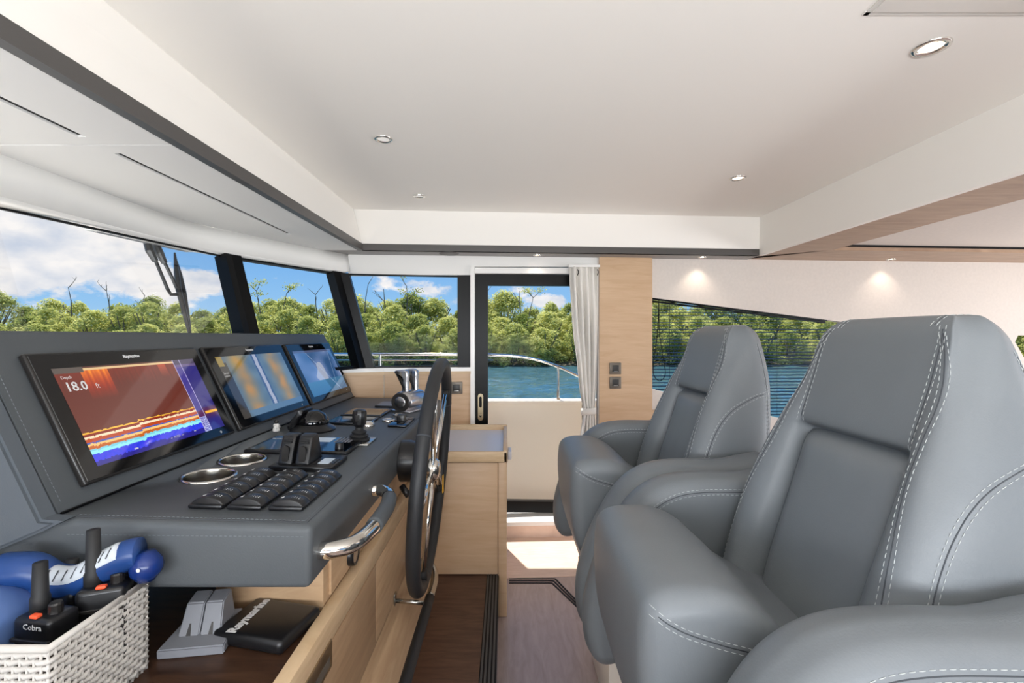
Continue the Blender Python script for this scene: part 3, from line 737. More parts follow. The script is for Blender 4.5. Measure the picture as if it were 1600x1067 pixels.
def crown(seed, w, h, n, nleaf, base=.15):
    """rounded leafy crown made of many small leaves set on clumps"""
    rg = random.Random(seed); V = []; Fc = []
    for k in range(n):
        a = rg.uniform(0, 2*math.pi); zz = rg.uniform(base, 1)**.8; rr = w*math.sqrt(max(.05, 1-(zz*1.02)**3))*math.sqrt(rg.random())
        c = Vector((rr*math.cos(a), rr*math.sin(a)*.9, h*zz-.35)); s = rg.uniform(.45, .95)*(1.1-.35*zz)
        for j in range(nleaf):
            d = Vector((rg.gauss(0, 1), rg.gauss(0, 1), rg.gauss(0, 1)+.25)).normalized()
            p = c+Vector((d.x*s, d.y*s, d.z*s*.72))*rg.uniform(.75, 1.08)
            nn = (d+Vector((rg.gauss(0, .5), rg.gauss(0, .5), rg.gauss(0, .5)+.8))).normalized(); u = nn.orthogonal().normalized(); v = nn.cross(u)
            q = rg.uniform(.07, .14); i = len(V)
            V += [p-u*q, p-v*q*.55, p+u*q, p+v*q*.55]; Fc.append((i, i+1, i+2, i+3))
    me = bpy.data.meshes.new('foliage'); me.from_pydata(V, [], Fc); me.materials.append(LEAF); return me
def trunkmesh(seed, w, h, roots=True):
    rg = random.Random(seed); b = B()
    for k in range(5):
        a = rg.uniform(0, 6.28); x, y = .3*math.cos(a), .3*math.sin(a)
        b.tube([(x, y, .2), (x*2, y*2, h*.4), (w*.6*math.cos(a), w*.6*math.sin(a), h*.8)], [.1, .07, .03], 5)
    if roots:
        for k in range(16):
            a = rg.uniform(0, 6.28); r = rg.uniform(.8, w*.95); b.tube([(.2*math.cos(a), .2*math.sin(a), .9), (r*.6*math.cos(a), r*.6*math.sin(a), .7), (r*math.cos(a), r*math.sin(a), -.25)], .035, 4)
    return meshof(b.bm)
crowns = [(crown(s, w, h, n, 95, bs), trunkmesh(s, w, h)) for s, w, h, n, bs in ((1, 2.3, 4.4, 62, .02), (2, 2.6, 5.0, 70, .02), (3, 2.1, 3.8, 50, 0), (4, 2.7, 6.0, 80, .05), (5, 2.4, 5.4, 70, .05), (6, 2.0, 4.6, 52, .02))]
def mangrove(ci, x, y, z, s, label, group):
    t = thing('mangrove_tree', label, 'tree', (x, y, z), (0, 0, rng.uniform(0, 6.28)), group); t.scale = (s, s, s*rng.uniform(.92, 1.1))
    link('foliage', crowns[ci][0], None, t); 
    if not crowns[ci][1].materials: crowns[ci][1].materials.append(BARK)
    link('trunk', crowns[ci][1], None, t)
x = -112.0
while x < 72:
    mangrove(rng.choice((0, 2, 5)), x, YS+1.4+rng.uniform(-.6, .6), ZWAT+.15, rng.uniform(.72, .98), 'low rounded yellow-green mangrove standing right at the water line', 'front row of mangroves along the shore'); x += rng.uniform(2.4, 3.3)
x = -112.0
while x < 76:
    mangrove(rng.choice((1, 4, 0)), x, YS+5+rng.uniform(-.9, .9), ZWAT+.4, rng.uniform(.92, 1.12), 'medium tall green mangrove behind the front row', 'middle row of mangroves'); x += rng.uniform(2.2, 3.1)
x = -114.0
while x < 80:
    mangrove(rng.choice((3, 4, 1)), x, YS+10+rng.uniform(-1.5, 1.5), ZWAT+.6, rng.uniform(1.08, 1.24), 'tall green mangrove whose crown forms the skyline', 'back row of mangroves'); x += rng.uniform(2.0, 3.0)
def deadtree(px, pytop, label, seed, lean=0, leafy=False, D=49.0):
    rg = random.Random(seed); x = X(px, D); zt = Z(pytop, D); z0 = ZWAT+2.4; h = zt-z0
    t = thing('bare_tree', label, 'tree', (x, D, z0)); b = B(); tips = []
    def branch(p, d, L, r, lv):
        pts = [p]
        for k in range(4): d = (d+Vector((rg.gauss(0, .09), rg.gauss(0, .08), .06))).normalized(); p = p+d*L/4; pts.append(p)
        b.tube(pts, [r, r*.85, r*.7, r*.55, r*.3], 5); tips.append(p)
        if lv:
            for k in range(3 if lv > 1 else 2): q = pts[rg.randint(2, 4)]; a = rg.uniform(0, 6.28); branch(q, (d*.6+Vector((math.cos(a), math.sin(a)*.4, .25))).normalized(), L*rg.uniform(.16, .30), r*.5, lv-1)
    branch(Vector((0, 0, 0)), Vector((lean, 0, 1)).normalized(), h*.97, .085, 2)
    b.done('trunk', BARK, t)
    if leafy:
        V = []; Fc = []
        for p in tips[1:]:
            for j in range(22):
                c = p+Vector((rg.gauss(0, .32), rg.gauss(0, .3), rg.gauss(0, .14))); u = Vector((rg.gauss(0, 1), rg.gauss(0, 1), rg.gauss(0, 1))).normalized(); v = u.orthogonal().normalized(); q = .075; i = len(V)
                V += [c-u*q, c-v*q, c+u*q, c+v*q]; Fc.append((i, i+1, i+2, i+3))
        me = bpy.data.meshes.new('leaves'); me.from_pydata(V, [], Fc); link('leaves', me, LEAF, t)
for a in ((108, 446, 'thin bare tree above the trees at the far left', 1, -.1), (178, 452, 'leaning bare snag second from the left edge', 2, -.35), (214, 458, 'slender curved bare pole left of the wipers', 3, .1),
          (570, 440, 'tall bare forked tree at the left of the square side window', 4), (608, 447, 'bare branching tree in the middle of the square side window', 5), (636, 445, 'sparse leafy tree with bare top right of centre in the side window', 6, 0, True),
          (815, 452, 'tall thin bare tree in the door glass', 7), (822, 458, 'slim leafy snag beside the bare tree in the door glass', 8, .05, True), (440, 455, 'spreading sparse tree in the narrow forward side window', 9, 0, True), (412, 452, 'open leafy tree at the left of the narrow forward side window', 10, 0, True),
          (498, 458, 'bare tree stub right in the narrow forward side window', 11), (766, 455, 'bare pole tree at the left edge of the door glass', 12)):
    deadtree(*a)
# ================================================================ HELM CONSOLE
con = thing('helm_dashboard', 'grey leather covered helm dashboard with sloping instrument hood and stitched edges', 'dashboard', (-.7, 1.9, .8))
def kid(o, p=con, sm=None):
    if sm: flat_smooth(o, sm)
    return child(o, p)
def ztop(x): return .95+(-.407-x)*.027
# slab
t = bmesh.new(); bmesh.ops.create_cube(t, size=1)
for v in t.verts: v.co = Vector((-.86+v.co.x*.906, 1.9175+v.co.y*1.925, .884+v.co.z*.133))
for v in t.verts:
    if v.co.z > .9: v.co.z = ztop(v.co.x)
    elif v.co.x > -.6: v.co.x -= .004
bmesh.ops.bevel(t, geom=list(t.edges), offset=.014, segments=4, affect='EDGES', profile=.5)
slab = kid(B().add(t).done('padded_top', 'dashl'), sm=60)
# hood with sloping face
HP = [(-.955, .945), (-.96, .966), (-1.147, 1.354), (-1.155, 1.362), (-1.42, 1.364), (-1.42, .90)]
b = B(); b.prism([(x, .972, z) for x, z in HP], [(x, 2.885, z) for x, z in HP])
bmesh.ops.bevel(b.bm, geom=[e for e in b.bm.edges if all(v.co.x > -1.30 and v.co.z > 1.2 for v in e.verts) or (all(v.co.z > .95 and v.co.x > -1.2 for v in e.verts) and abs(e.verts[0].co.y-e.verts[1].co.y) < .01)], offset=.006, segments=2, affect='EDGES')
hood = kid(b.done('instrument_hood', 'dashl'), sm=40)
EP = [(-.918, .966), (-.962, .97), (-1.148, 1.352), (-1.42, 1.352), (-1.42, .78), (-1.09, .89), (-.96, .945)]
b = B(); b.prism([(x, .938, z) for x, z in EP], [(x, .974, z) for x, z in EP])
bmesh.ops.bevel(b.bm, geom=[e for e in b.bm.edges if abs(e.verts[0].co.y-e.verts[1].co.y) < .001 and e.verts[0].co.y < .95], offset=.006, segments=2, affect='EDGES')
kid(b.done('end_panel', mat('end_leather', (88, 94, 100), .45, bump=.16, bscale=320, spec=.35)), sm=40)
# edge seams and fine stitching of the leather
Minv = Matrix.Translation(Vector(con.location))
def tr_of(o):
    me = o.data; return BVHTree.FromPolygons([v.co+Vector(o.parent.location) for v in me.vertices], [tuple(p.vertices) for p in me.polygons])
ts = tr_of(slab); th = tr_of(hood)
b = B()
D_ = (0, 0, -1)
seamline(b, [ts], [(-.93, .975, 1.2), (-.43, .975, 1.2)], D_, .0016, 2)
seamline(b, [ts], [(-.425, .975, 1.2), (-.425, 2.86, 1.2)], D_, .0016, 2)
kid(b.done('seam', 'seam'))
b = B()
stitches(b, [ts], [(-.92, .983, 1.2), (-.435, .983, 1.2)], D_, .006, .004, .0006, sm=2)
stitches(b, [ts], [(-.433, .983, 1.2), (-.433, 2.86, 1.2)], D_, .006, .004, .0006, sm=2)
stitches(b, [ts], [(-.92, .0, .934), (-.42, .0, .929)], (0, 1, 0), .006, .004, .0006, sm=2)
stitches(b, [th], [(-.975, .992, .99), (-1.14, .992, 1.345)], (-1, 0, 0), .006, .004, .0006, sm=2)
kid(b.done('stitching', 'threadd'))
# black tube laid in as the shade where hood meets slab
kid(B().tube([(-.957, .98, .968), (-.957, 2.88, .968)], .003, 6).done('crease_shade', 'black'))
# --- chartplotter displays
def colgrid(name, w, h, nx, ny, fn, parent, strength=1.0, z=.0):
    V = [(-w/2+w*i/nx, h*j/ny, z) for j in range(ny+1) for i in range(nx+1)]
    Fc = [(j*(nx+1)+i, j*(nx+1)+i+1, (j+1)*(nx+1)+i+1, (j+1)*(nx+1)+i) for j in range(ny) for i in range(nx)]
    me = bpy.data.meshes.new(name); me.from_pydata(V, [], Fc)
    ca = me.color_attributes.new('picture', 'FLOAT_COLOR', 'CORNER'); buf = []
    for j in range(ny):
        for i in range(nx):
            c = fn((i+.5)/nx, (j+.5)/ny); c = srgb(*[max(0, min(255, q)) for q in c]); buf += list(c)*4
    ca.data.foreach_set('color', buf)
    m = bpy.data.materials.new(name); m.use_nodes = True; nt = m.node_tree; bs = nt.nodes['Principled BSDF']
    a = nt.nodes.new('ShaderNodeAttribute'); a.attribute_name = 'picture'
    bs.inputs['Base Color'].default_value = (.01, .01, .01, 1); bs.inputs['Roughness'].default_value = .05; bs.inputs['Specular IOR Level'].default_value = .7; bs.inputs['Coat Weight'].default_value = .25; bs.inputs['Coat Roughness'].default_value = .03
    nt.links.new(a.outputs['Color'], bs.inputs['Emission Color']); bs.inputs['Emission Strength'].default_value = strength
    return link(name, me, m, parent)
nz = lambda x, y, s=0: noise.noise(Vector((x, y, s)))
def mixc(a, b, t): t = max(0, min(1, t)); return tuple(p+(q-p)*t for p, q in zip(a, b))
def sonar(u, v):
    q = 1-v
    if u > .80:
        c = (44, 38, 120)
        if .805 < u < .86: c = mixc((64, 52, 140), (150, 110, 160), .3 if q < .12 else 0)
        if q > .72 and u < .86: c = mixc((90, 80, 170), (200, 210, 240), .5+nz(u*90, v*60)*1.2) if q > .8 else (90, 40, 90)
        if .74 < q < .775 and u > .88: c = (250, 180, 60)
        elif .68 < q < .86 and u > .86: c = mixc((100, 40, 70), (44, 38, 120), abs(q-.75)*9)
        if q < .10: c = (100, 84, 130) if q > .07 else (70, 60, 90)
        if abs(u-.803) < .003 or abs(u-.862) < .003: c = (200, 190, 230)
        return c
    base = mixc((96, 34, 22), (110, 52, 40), q*1.2)
    c = mixc(base, (150, 46, 22), max(0, .55-q*2.2+.25*nz(u*70, q*.8)))
    if .14 < u < .30 and q < .38:                        # bright surface clutter
        s = max(0, 1-q/.36)*(.8+.4*nz(u*60, 0)); c = mixc(c, mixc((240, 60, 20), (255, 190, 40), s*1.3-.35), s*1.2)
    elif .66 < u < .72 and q < .2: c = mixc(c, (220, 90, 50), .8-q*4)
    if q < .04: c = (225, 190, 140) if q > .015 else (90, 50, 40)
    if u < .16 and q < .06: c = (90, 80, 74)
    # bottom echoes, stepped at a third of the record
    off = .0 if u > .34 else .015
    d = q-(.655+off)+.008*nz(u*30, 1)+.02*(u-.4)*0
    if d > 0:
        w = .5*nz(u*55, q*25, 3)
        bands = [(.014, (250, 190, 60)), (.04, (140, 34, 10)), (.062, (250, 226, 190)), (.098, (190, 70, 14)), (.112, (60, 90, 180)), (.136, (250, 200, 120)), (.166, (200, 96, 20)), (.185, (120, 210, 230)), (.215, (150, 235, 240))]
        for e, cc in bands:
            if d < e+.012*w: return cc
        if d < .285+.04*w: return mixc((30, 60, 230), (70, 60, 230), .5+w*2)
        return mixc((34, 30, 150), (44, 34, 110), (d-.28)*8)
    return c
def sidescan(u, v):
    q = 1-v
    if u < .07 and q < .16: return (150, 128, 62)
    if u < .10 and q > .10: return (58, 54, 50) if q < .85 else (70, 66, 62)
    if q > .9 and u > .1: return mixc((100, 122, 140), (80, 110, 140), u)
    c = (104, 124, 132); x = (u-.52)
    g = abs(x); k = math.exp(-((g-.27)/.10)**2)*(1.0-.25*abs(q-.5))
    c = mixc(mixc((96, 124, 146), (74, 100, 124), .5+nz(u*6, q*5)), (190, 134, 42), k*(.85+.5*nz(u*9, q*6, 2)))
    if abs(x+.01*nz(0, q*8)) < .025: c = (176, 180, 200)
    elif abs(x) < .05: c = (58, 82, 124)
    return mixc(c, (120, 120, 110), .12+.08*nz(u*120, q*120))
def chart(u, v):
    q = 1-v
    c = (48, 84, 126)
    k = nz(u*3.2+4, q*2.6, 7)
    c = mixc((42, 76, 118), (112, 130, 172), .5+k*1.3)
    if k > .24: c = (150, 158, 178)
    if q > .70: c = mixc((60, 106, 140), (44, 88, 124), (q-.7)*3)
    if abs(u-.25-q*.55) < .0035 or abs(u-.9+q*.2) < .002: c = (170, 190, 220)
    if q < .05: c = (70, 80, 110)
    return c
FR = Vector((0, 1, 0)); FU = Vector((-.187, 0, .388)).normalized(); FN = FR.cross(FU)
def face_pt(y, s, off=0): return Vector((-.96, y, .966))+FU*s+FN*off
def display(y0, y1, label, fn, st, brand=True):
    w = y1-y0; h = .336; c = face_pt((y0+y1)/2, .038, .001)
    t = thing('chartplotter_display', label, 'screen', c)
    t.matrix_world = frame(FR, FU, c)
    bz = .048 if w > .5 else .04
    b = B().box(-w/2, w/2, 0, h, 0, .016, .0045, 2); flat_smooth(b.done('housing', 'bezel', t), 50)
    b = B().box(-w/2+.006, w/2-.006, .006, h-.006, .0155, .0175, .001, 1); b.done('glass_front', 'blackg', t)
    sw, sh = w-.088, h-.078
    s = colgrid('screen', sw, sh, 230, 120, fn, t, st); s.location = (0, .034, .0178)
    textmesh('Raymarine', .0135, 'mark', Matrix.Translation((0, h-.022, .0178)), t, 'brand_lettering', .0002, bold=.0004)
    b = B(); b.lathe([(.003, .0), (.0042, .0004), (.0042, 0)], 12, Matrix.Translation((w/2-.075, .018, .0178))); b.done('power_button', 'mark', t)
    return t, s, sw, sh
t, s, sw, sh = display(1.043, 1.622, 'left display on the console, nearest the camera, showing an orange and blue sonar picture', sonar, 1.05)
textmesh('18.0', .034, 'mark', Matrix.Translation((-sw/2+.012, .034+sh-.052, .0182)), t, 'depth_reading', .0001, 'LEFT', .0006)
textmesh('ft', .02, 'mark', Matrix.Translation((-sw/2+.092, .034+sh-.056, .0182)), t, 'depth_unit', .0001, 'LEFT')
textmesh('Depth', .011, 'mark', Matrix.Translation((-sw/2+.012, .034+sh-.026, .0182)), t, 'depth_title', .0001, 'LEFT')
for q in ((-.0, .006, .046, .0475), (.045, .053, .046, .0475), (-.13, -.118, .046, .050), (.10, .108, .046, .049)): B().box(*q, .018, .0183).done('screen_icon', 'mark', t)
textmesh('AUTO', .009, 'mark', Matrix.Translation((.025, .047, .0182)), t, 'gain_text', .0001)
t, s, sw, sh = display(1.655, 2.238, 'middle display on the console showing an amber and blue side-scan picture', sidescan, .95)
textmesh('Screen\nLayout', .011, 'mark', Matrix.Translation((-sw/2+.006, .034+sh-.075, .0182)), t, 'menu_text', .0001, 'LEFT')
display(2.272, 2.848, 'right display on the console, farthest from the camera, with a pale blue chart', chart, 1.2)
# --- cup holders
def dashobj(name, label, cat, x, y, group=None): return thing(name, label, cat, (x, y, ztop(x)+.0005), (0, R(1.5), 0), group)
for k, (x, y, lab) in enumerate(((-.823, 1.262, 'stainless steel cup holder in the dash nearest the camera'), (-.826, 1.427, 'stainless steel cup holder in the dash, second from the camera beside the keypads'))):
    t = dashobj('cup_holder', lab, 'cup holder', x, y, 'cup holders in the dash')
    B().lathe([(.060, .0015), (.062, .004), (.066, .0045), (.0695, .003), (.0705, 0)], 48).done('rim', 'chrome', t, True)
    B().lathe([(.0615, .0035), (.060, .0025), (.02, .0012), (.0, .001)], 40).done('cup', mat('cup_steel', (165, 160, 150), .22, metal=1), t, True)
# real wells: cut the leather top so the cups go down into it
def well(x, y):
    c = bmesh.new(); bmesh.ops.create_cone(c, segments=48, radius1=.061, radius2=.061, depth=.2, cap_ends=True)
    c.transform(Matrix.Translation((x, y, ztop(x)+.02))); me = meshof(c); o = bpy.data.objects.new('cutter', me); COL.objects.link(o); return o
cut = [well(-.823, 1.262), well(-.826, 1.427)]
for c in cut:
    md = slab.modifiers.new('b', 'BOOLEAN'); md.object = c; md.operation = 'DIFFERENCE'; md.solver = 'EXACT'
dg = bpy.context.evaluated_depsgraph_get(); dg.update()
me = bpy.data.meshes.new_from_object(slab.evaluated_get(dg)); slab.modifiers.clear(); slab.data = me
for c in cut: bpy.data.objects.remove(c)
for o in list(COL.objects):
    if o.name.startswith('cup') and o.type == 'MESH':
        bmx = B().lathe([(.0612, .003), (.0598, -.004), (.057, -.05), (.054, -.073), (.0, -.074)], 48)
        o.data = meshof(bmx.bm); o.data.materials.append(bpy.data.materials.get('cup_steel')); o.data.polygons.foreach_set('use_smooth', [True]*len(o.data.polygons))
# --- rocker switch banks
def keypad(x0, y0, y1, label):
    t = dashobj('switch_bank', label, 'switch panel', x0, (y0+y1)/2, 'banks of rocker switches')
    L_ = y1-y0; b = B().box(-.039, .039, -L_/2, L_/2, 0, .010, .004); flat_smooth(b.done('frame', 'blackm', t), 40)
    n = 6; p = (L_-.012)/n
    for k in range(n):
        yc = -L_/2+.006+p*(k+.5)
        prof = [(-.033, .006), (-.034, .013), (-.022, .021), (0, .0245), (.022, .021), (.034, .013), (.033, .006)]
        bm = puff(prof, -p/2+.0012, p/2-.0012, .0032, n=3, sides=1, res=3); me = meshof(bm)
        o = link('rocker', me, 'blackm', t, True); o.location = (0, yc, 0); flat_smooth(o, 60)
        b = B()
        for q in range(8):
            b.box(.004+(q % 4)*.0055, .0052+(q % 4)*.0055, -.004+(q//4)*.006, -.0028+(q//4)*.006, .0175, .0246-(.0013 if q % 4 > 1 else .0003)-(.001 if q % 4 > 2 else 0))
        b.box(-.02, -.012, -.002, .0, .0185, .0226); b.box(-.016, -.0145, -.005, .003, .0185, .0236)
        m_ = b.done('marking', 'mark', o)
keypad(-.682, 1.03, 1.285, 'bank of six black rocker switches beside the cup holders')
keypad(-.594, 1.03, 1.285, 'middle bank of six black rocker switches')
keypad(-.500, 1.03, 1.285, 'bank of six black rocker switches nearest the dash edge handle')
# --- dual lever control
t = dashobj('thruster_control', 'black twin lever thruster control with small lit display on the dash', 'throttle', -.598, 1.39)
b = B().box(-.092, .092, -.07, .07, 0, .016, .004); flat_smooth(b.done('base', 'blackm', t), 40)
for k, xx in enumerate((-.052, -.002)):
    prof = [(-.045, .012), (-.05, .03), (-.03, .085), (-.018, .095), (.012, .095), (.03, .06), (.045, .02), (.042, .012)]
    bm = puff(prof, -.021, .021, .005, n=3, sides=1, res=4); bm.transform(Matrix.Rotation(R(90), 4, 'Z'))
    o = link('lever', meshof(bm), 'blackm', t, True); flat_smooth(o, 50); o.location = (xx, 0, 0)
    b = B()
    for j in range(3): b.box(-.013, .013, -.040+.006*j, -.036+.006*j, .076+.006*j, .080+.006*j)
    b.done('grip_rib', 'blackm', o)
    b = B(); pill(b, 0, .045, .02, .05, -.052, -.046); bb = b.done('lever_inset', 'bezel', o); 
b = B().box(.038, .070, -.035, .02, .0155, .0175); b.done('display', 'lcd', t)
for k in range(3): B().box(.074, .086, -.038+.02*k, -.024+.02*k, .0155, .019, .001).done('button', 'bezel', t)
B().box(-.08, .035, -.045, -.04, .0158, .017).done('scale_line', 'bezel', t)
# --- black glass radio head
t = dashobj('radio_head', 'flat black glossy radio panel with keys and a round knob behind the twin levers', 'radio', -.70, 1.60)
b = B().box(-.165, .175, -.10, .115, 0, .013, .004); flat_smooth(b.done('housing', 'blackm', t), 40)
B().box(-.157, .168, -.092, .107, .0125, .0142, .0008, 1).done('glass_front', 'blackg', t)
B().box(.0, .07, .03, .095, .0142, .0148).done('screen', 'lcd', t)
for k in range(5): B().box(.085+.012*k, .092+.012*k, .03, .10, .0142, .0155).done('key', 'grey', t)
b = B().lathe([(0, .034), (.011, .034), (.0135, .031), (.0145, .014)], 20, Matrix.Translation((.135, -.055, 0))); flat_smooth(b.done('knob', 'blackm', t), 40)
textmesh('Raymarine', .012, 'mark', Matrix.Translation((-.125, .06, .0145)) @ Matrix.Rotation(0, 4, 'Z'), t, 'brand_lettering', .0002)
# --- compass
t = dashobj('compass', 'black domed compass with glossy bowl on the dash before the middle display', 'compass', -.80, 1.89)
b = B().lathe([(0, 0), (.088, 0), (.090, .006), (.082, .014), (.066, .020), (.062, .026), (.0, .026)], 40); flat_smooth(b.done('base', 'blackm', t), 50)
b = B().lathe([(.060, .022), (.062, .032), (.058, .05), (.045, .068), (.025, .079), (0, .082)], 40); b.done('dome', 'blackg', t, True)
bm = bmesh.new(); b = B()
prof = [(-.078, .004), (-.086, .01), (-.072, .05), (-.045, .082), (-.02, .086), (-.03, .062), (-.05, .03), (-.055, .004)]
bm = puff(prof, -.055, .055, .02, n=3, sides=3, res=4); o = link('visor', meshof(bm), 'blackm', t, True); flat_smooth(o, 50)
B().lathe([(0.0, .030), (.05, .030)], 32).done('card', 'mark', t)
# --- figurine: tiny plain white toy
t = dashobj('figurine', 'tiny white standing toy figure at the foot of the middle display', 'figurine', -.93, 1.845)
b = B(); b.lathe([(0, 0), (.013, 0), (.014, .006), (.010, .018), (.012, .026), (.006, .032), (0, .033)], 16); b.done('body', 'gloss', t, True)
b = B(); b.lathe([(0, .030), (.007, .032), (.009, .039), (.006, .046), (0, .048)], 14); b.done('head', 'switchd', t, True)
for s_ in (-1, 1): B().tube([(0, s_*.010, .026), (.004, s_*.017, .018), (.008, s_*.014, .012)], [.0035, .003, .0025], 8).done('arm', 'gloss', t, True)
# --- joystick
t = dashobj('joystick', 'black joystick with rubber bellows on a square grey plate', 'joystick', -.548, 1.70)
b = B().box(-.052, .052, -.062, .062, 0, .007, .003); flat_smooth(b.done('plate', 'steel', t), 40)
b = B().lathe([(.034, .006), (.040, .010), (.040, .014), (.030, .019), (.034, .023), (.034, .027), (.024, .032), (.027, .036), (.027, .040), (.016, .046), (.014, .056), (0, .056)], 24); flat_smooth(b.done('bellows', 'rubber', t), 60)
b = B(); b.lathe([(.010, .050), (.016, .058), (.024, .068), (.0265, .085), (.0265, .108), (.023, .118), (.012, .122), (0, .122)], 12); flat_smooth(b.done('grip', 'blackm', t), 25)
B().box(-.008, .008, -.0275, -.024, .08, .105, .002).done('button', 'bezel', t)
# --- flat panels behind compass, chrome discs
def panel(x0, x1, y0, y1, label, name='control_panel', m='blackm', inner='blackg'):
    t = dashobj(name, label, 'control panel', (x0+x1)/2, (y0+y1)/2)
    w, d = (x1-x0)/2, (y1-y0)/2
    b = B().box(-w, w, -d, d, 0, .010, .003); flat_smooth(b.done('frame', m, t), 40)
    B().box(-w+.010, w-.010, -d+.010, d-.010, .0098, .0112).done('face', inner, t); return t
panel(-.80, -.60, 2.00, 2.16, 'flat black framed glossy panel directly behind the compass')
panel(-.80, -.60, 2.20, 2.40, 'flat black framed glossy panel, second behind the compass')
tt = panel(-.72, -.60, 2.50, 2.66, 'small black framed square panel at the far end of the dash', inner='grey')
tt = panel(-.50, -.34+.0-.09, 2.66, 2.80, 'narrow grey edged black panel at the far right end of the dash', m='grey')
for x, y, r, lab in ((-.525, 1.985, .028, 'low chrome ring button left of the joystick grip'), (-.545, 2.12, .030, 'flat chrome disc in front of the chrome throttle, nearer of two'), (-.53, 2.27, .032, 'flat chrome disc in front of the chrome throttle, farther of two')):
    x = {1.985: -.60}.get(y, x)
    t = dashobj('disc_socket', lab, 'socket', x, y, 'chrome discs set in the dash')
    B().lathe([(0, .006), (r*.6, .006), (r*.68, .009 if r > .029 else .018), (r*.9, .010 if r > .029 else .02), (r, .006), (r, 0)], 32).done('cover', 'chrome', t, True)
# small black key unit before the throttle
t = dashobj('key_unit', 'small oblong black control with a raised square knob before the chrome throttle', 'control', -.475, 2.08)
b = B().box(-.04, .04, -.10, .10, 0, .009, .003); flat_smooth(b.done('plate', 'blackg', t), 40)
b = B().box(-.018, .018, -.03, .012, .008, .042, .005); flat_smooth(b.done('knob', 'blackm', t), 40)
# --- chrome twin throttle
t = dashobj('engine_throttle', 'polished chrome twin lever engine throttle with round side dials', 'throttle', -.515, 2.42); t.scale = (1.15, 1.15, 1.05); t.rotation_euler = (0, R(1.5), R(-22))
Rx = Matrix.Rotation(R(-90), 4, 'X')
b = B().box(-.05, .05, -.07, .09, 0, .012, .004); flat_smooth(b.done('foot', 'satin', t), 40)
b = B(); b.lathe([(0, -.065), (.044, -.065), (.050, -.058), (.052, -.05), (.052, .06), (.048, .08), (0, .084)], 32, Matrix.Translation((0, 0, .052)) @ Matrix.Rotation(R(-90), 4, 'X')); flat_smooth(b.done('housing', 'satin', t), 40)
b = B(); b.lathe([(.030, 0), (.031, .006), (.045, .007), (.047, 0)], 32, Matrix.Translation((0, -.066, .052)) @ Matrix.Rotation(R(90), 4, 'X')); flat_smooth(b.done('dial_ring', 'switchd', t), 40)
b = B(); b.lathe([(.030, 0), (.030, .004), (.024, .008), (0, .006)], 32, Matrix.Translation((0, -.066, .052)) @ Matrix.Rotation(R(90), 4, 'X')); b.done('dial', 'satin', t, True)
for yy in (-.028, .048):
    prof = [(-.012, .085), (-.014, .13), (-.012, .165), (-.050, .185), (-.058, .196), (-.045, .205), (-.005, .208), (.012, .195), (.012, .15), (.014, .10), (.012, .085)]
    bm = puff(prof, -.013, .013, .006, n=3, sides=1, res=4); o = link('lever', meshof(bm), 'satin', t, True); o.location = (0, yy, 0); flat_smooth(o, 50)
    B().tube([(-.04, -.018, .194), (-.04, .018, .194)], .009, 12).done('grip_cap', 'switchd', o)
# --- grab handle on the dash edge
t = thing('grab_handle', 'curved chrome grab handle with a grey leather wrapped middle on the dash edge', 'handle', (-.41, 1.25, .88))
def hz(x, y, z): return (x+.41, y-1.25, z-.88)
pth = catmull([hz(-.412, 1.005, .876), hz(-.385, 1.008, .876), hz(-.35, 1.04, .874), hz(-.334, 1.11, .872), hz(-.330, 1.20, .872), hz(-.334, 1.29, .872), hz(-.352, 1.37, .873), hz(-.385, 1.405, .874), hz(-.412, 1.405, .874)], 8)
B().tube(pth, .0185, 16).done('tube', 'chrome', t, True)
k0 = [i for i, p in enumerate(pth) if 1.14 < p.y+1.25 < 1.345]
B().tube(pth[k0[0]:k0[-1]+1], .0215, 16).done('leather_wrap', 'dashl', t, True)
# ================================================================ LOWER CABINET
FX = -.416
cab = thing('helm_cabinet', 'light oak cabinet under the dashboard with a raised front rim', 'cabinet', (-.6, 1.9, .0))
kid(B().box(-1.42, FX-.006, .1, 3.0, .2, .648).done('body', 'oakface'), cab)
kid(B().box(-1.42, -.45, .1, 2.98, .648, .667).done('shelf_board', 'shelf'), cab)
kid(B().box(-.45, FX, .1, 3.0, .62, .682, .003).done('rim', 'oak'), cab, 40)
kid(B().box(FX-.006, FX, .1, 1.46, .36, .618, .002).done('front_panel', 'oakface'), cab, 40)
kid(B().box(FX-.006, FX, 1.465, 3.0, .36, .618, .002).done('front_panel', 'oakface'), cab, 40)
b = B().prism([(FX, .1, .36), (FX+.085, .1, .2), (FX-.02, .1, .2)], [(FX, 3.0, .36), (FX+.085, 3.0, .2), (FX-.02, 3.0, .2)])
kid(b.done('toe_board', 'oakface'), cab)
# pull slot
b = B(); b.box(FX-.002, FX+.003, .86, 1.085, .565, .63, .001); pl = kid(b.done('pull_plate', 'brass'), cab, 40)
b = B(); b.box(FX+.002, FX+.0036, .875, 1.07, .575, .598); kid(b.done('pull_recess', 'switchg'), cab)
up = thing('dash_support', 'light oak boxed support between cabinet shelf and dashboard', 'cabinet', (-.6, 1.9, .667))
kid(B().box(-.72, -.452, 1.129, 3.0, .667, .820, .002).done('body', 'oakface'), up, 40)
kid(B().box(-.452, -.444, 1.16, 3.0, .690, .815, .002).done('side_panel', 'oakface'), up, 40)
t = thing('round_socket', 'small round black rimmed socket on the oak below the grab handle', 'socket', (-.443, 1.302, .727), (0, R(90), 0))
B().lathe([(.0, .012), (.022, .012), (.024, .016), (.030, .016), (.032, .0)], 28).done('rim', 'blackm', t, True)
B().lathe([(.0, .0145), (.022, .0145)], 24).done('face', 'steel', t)
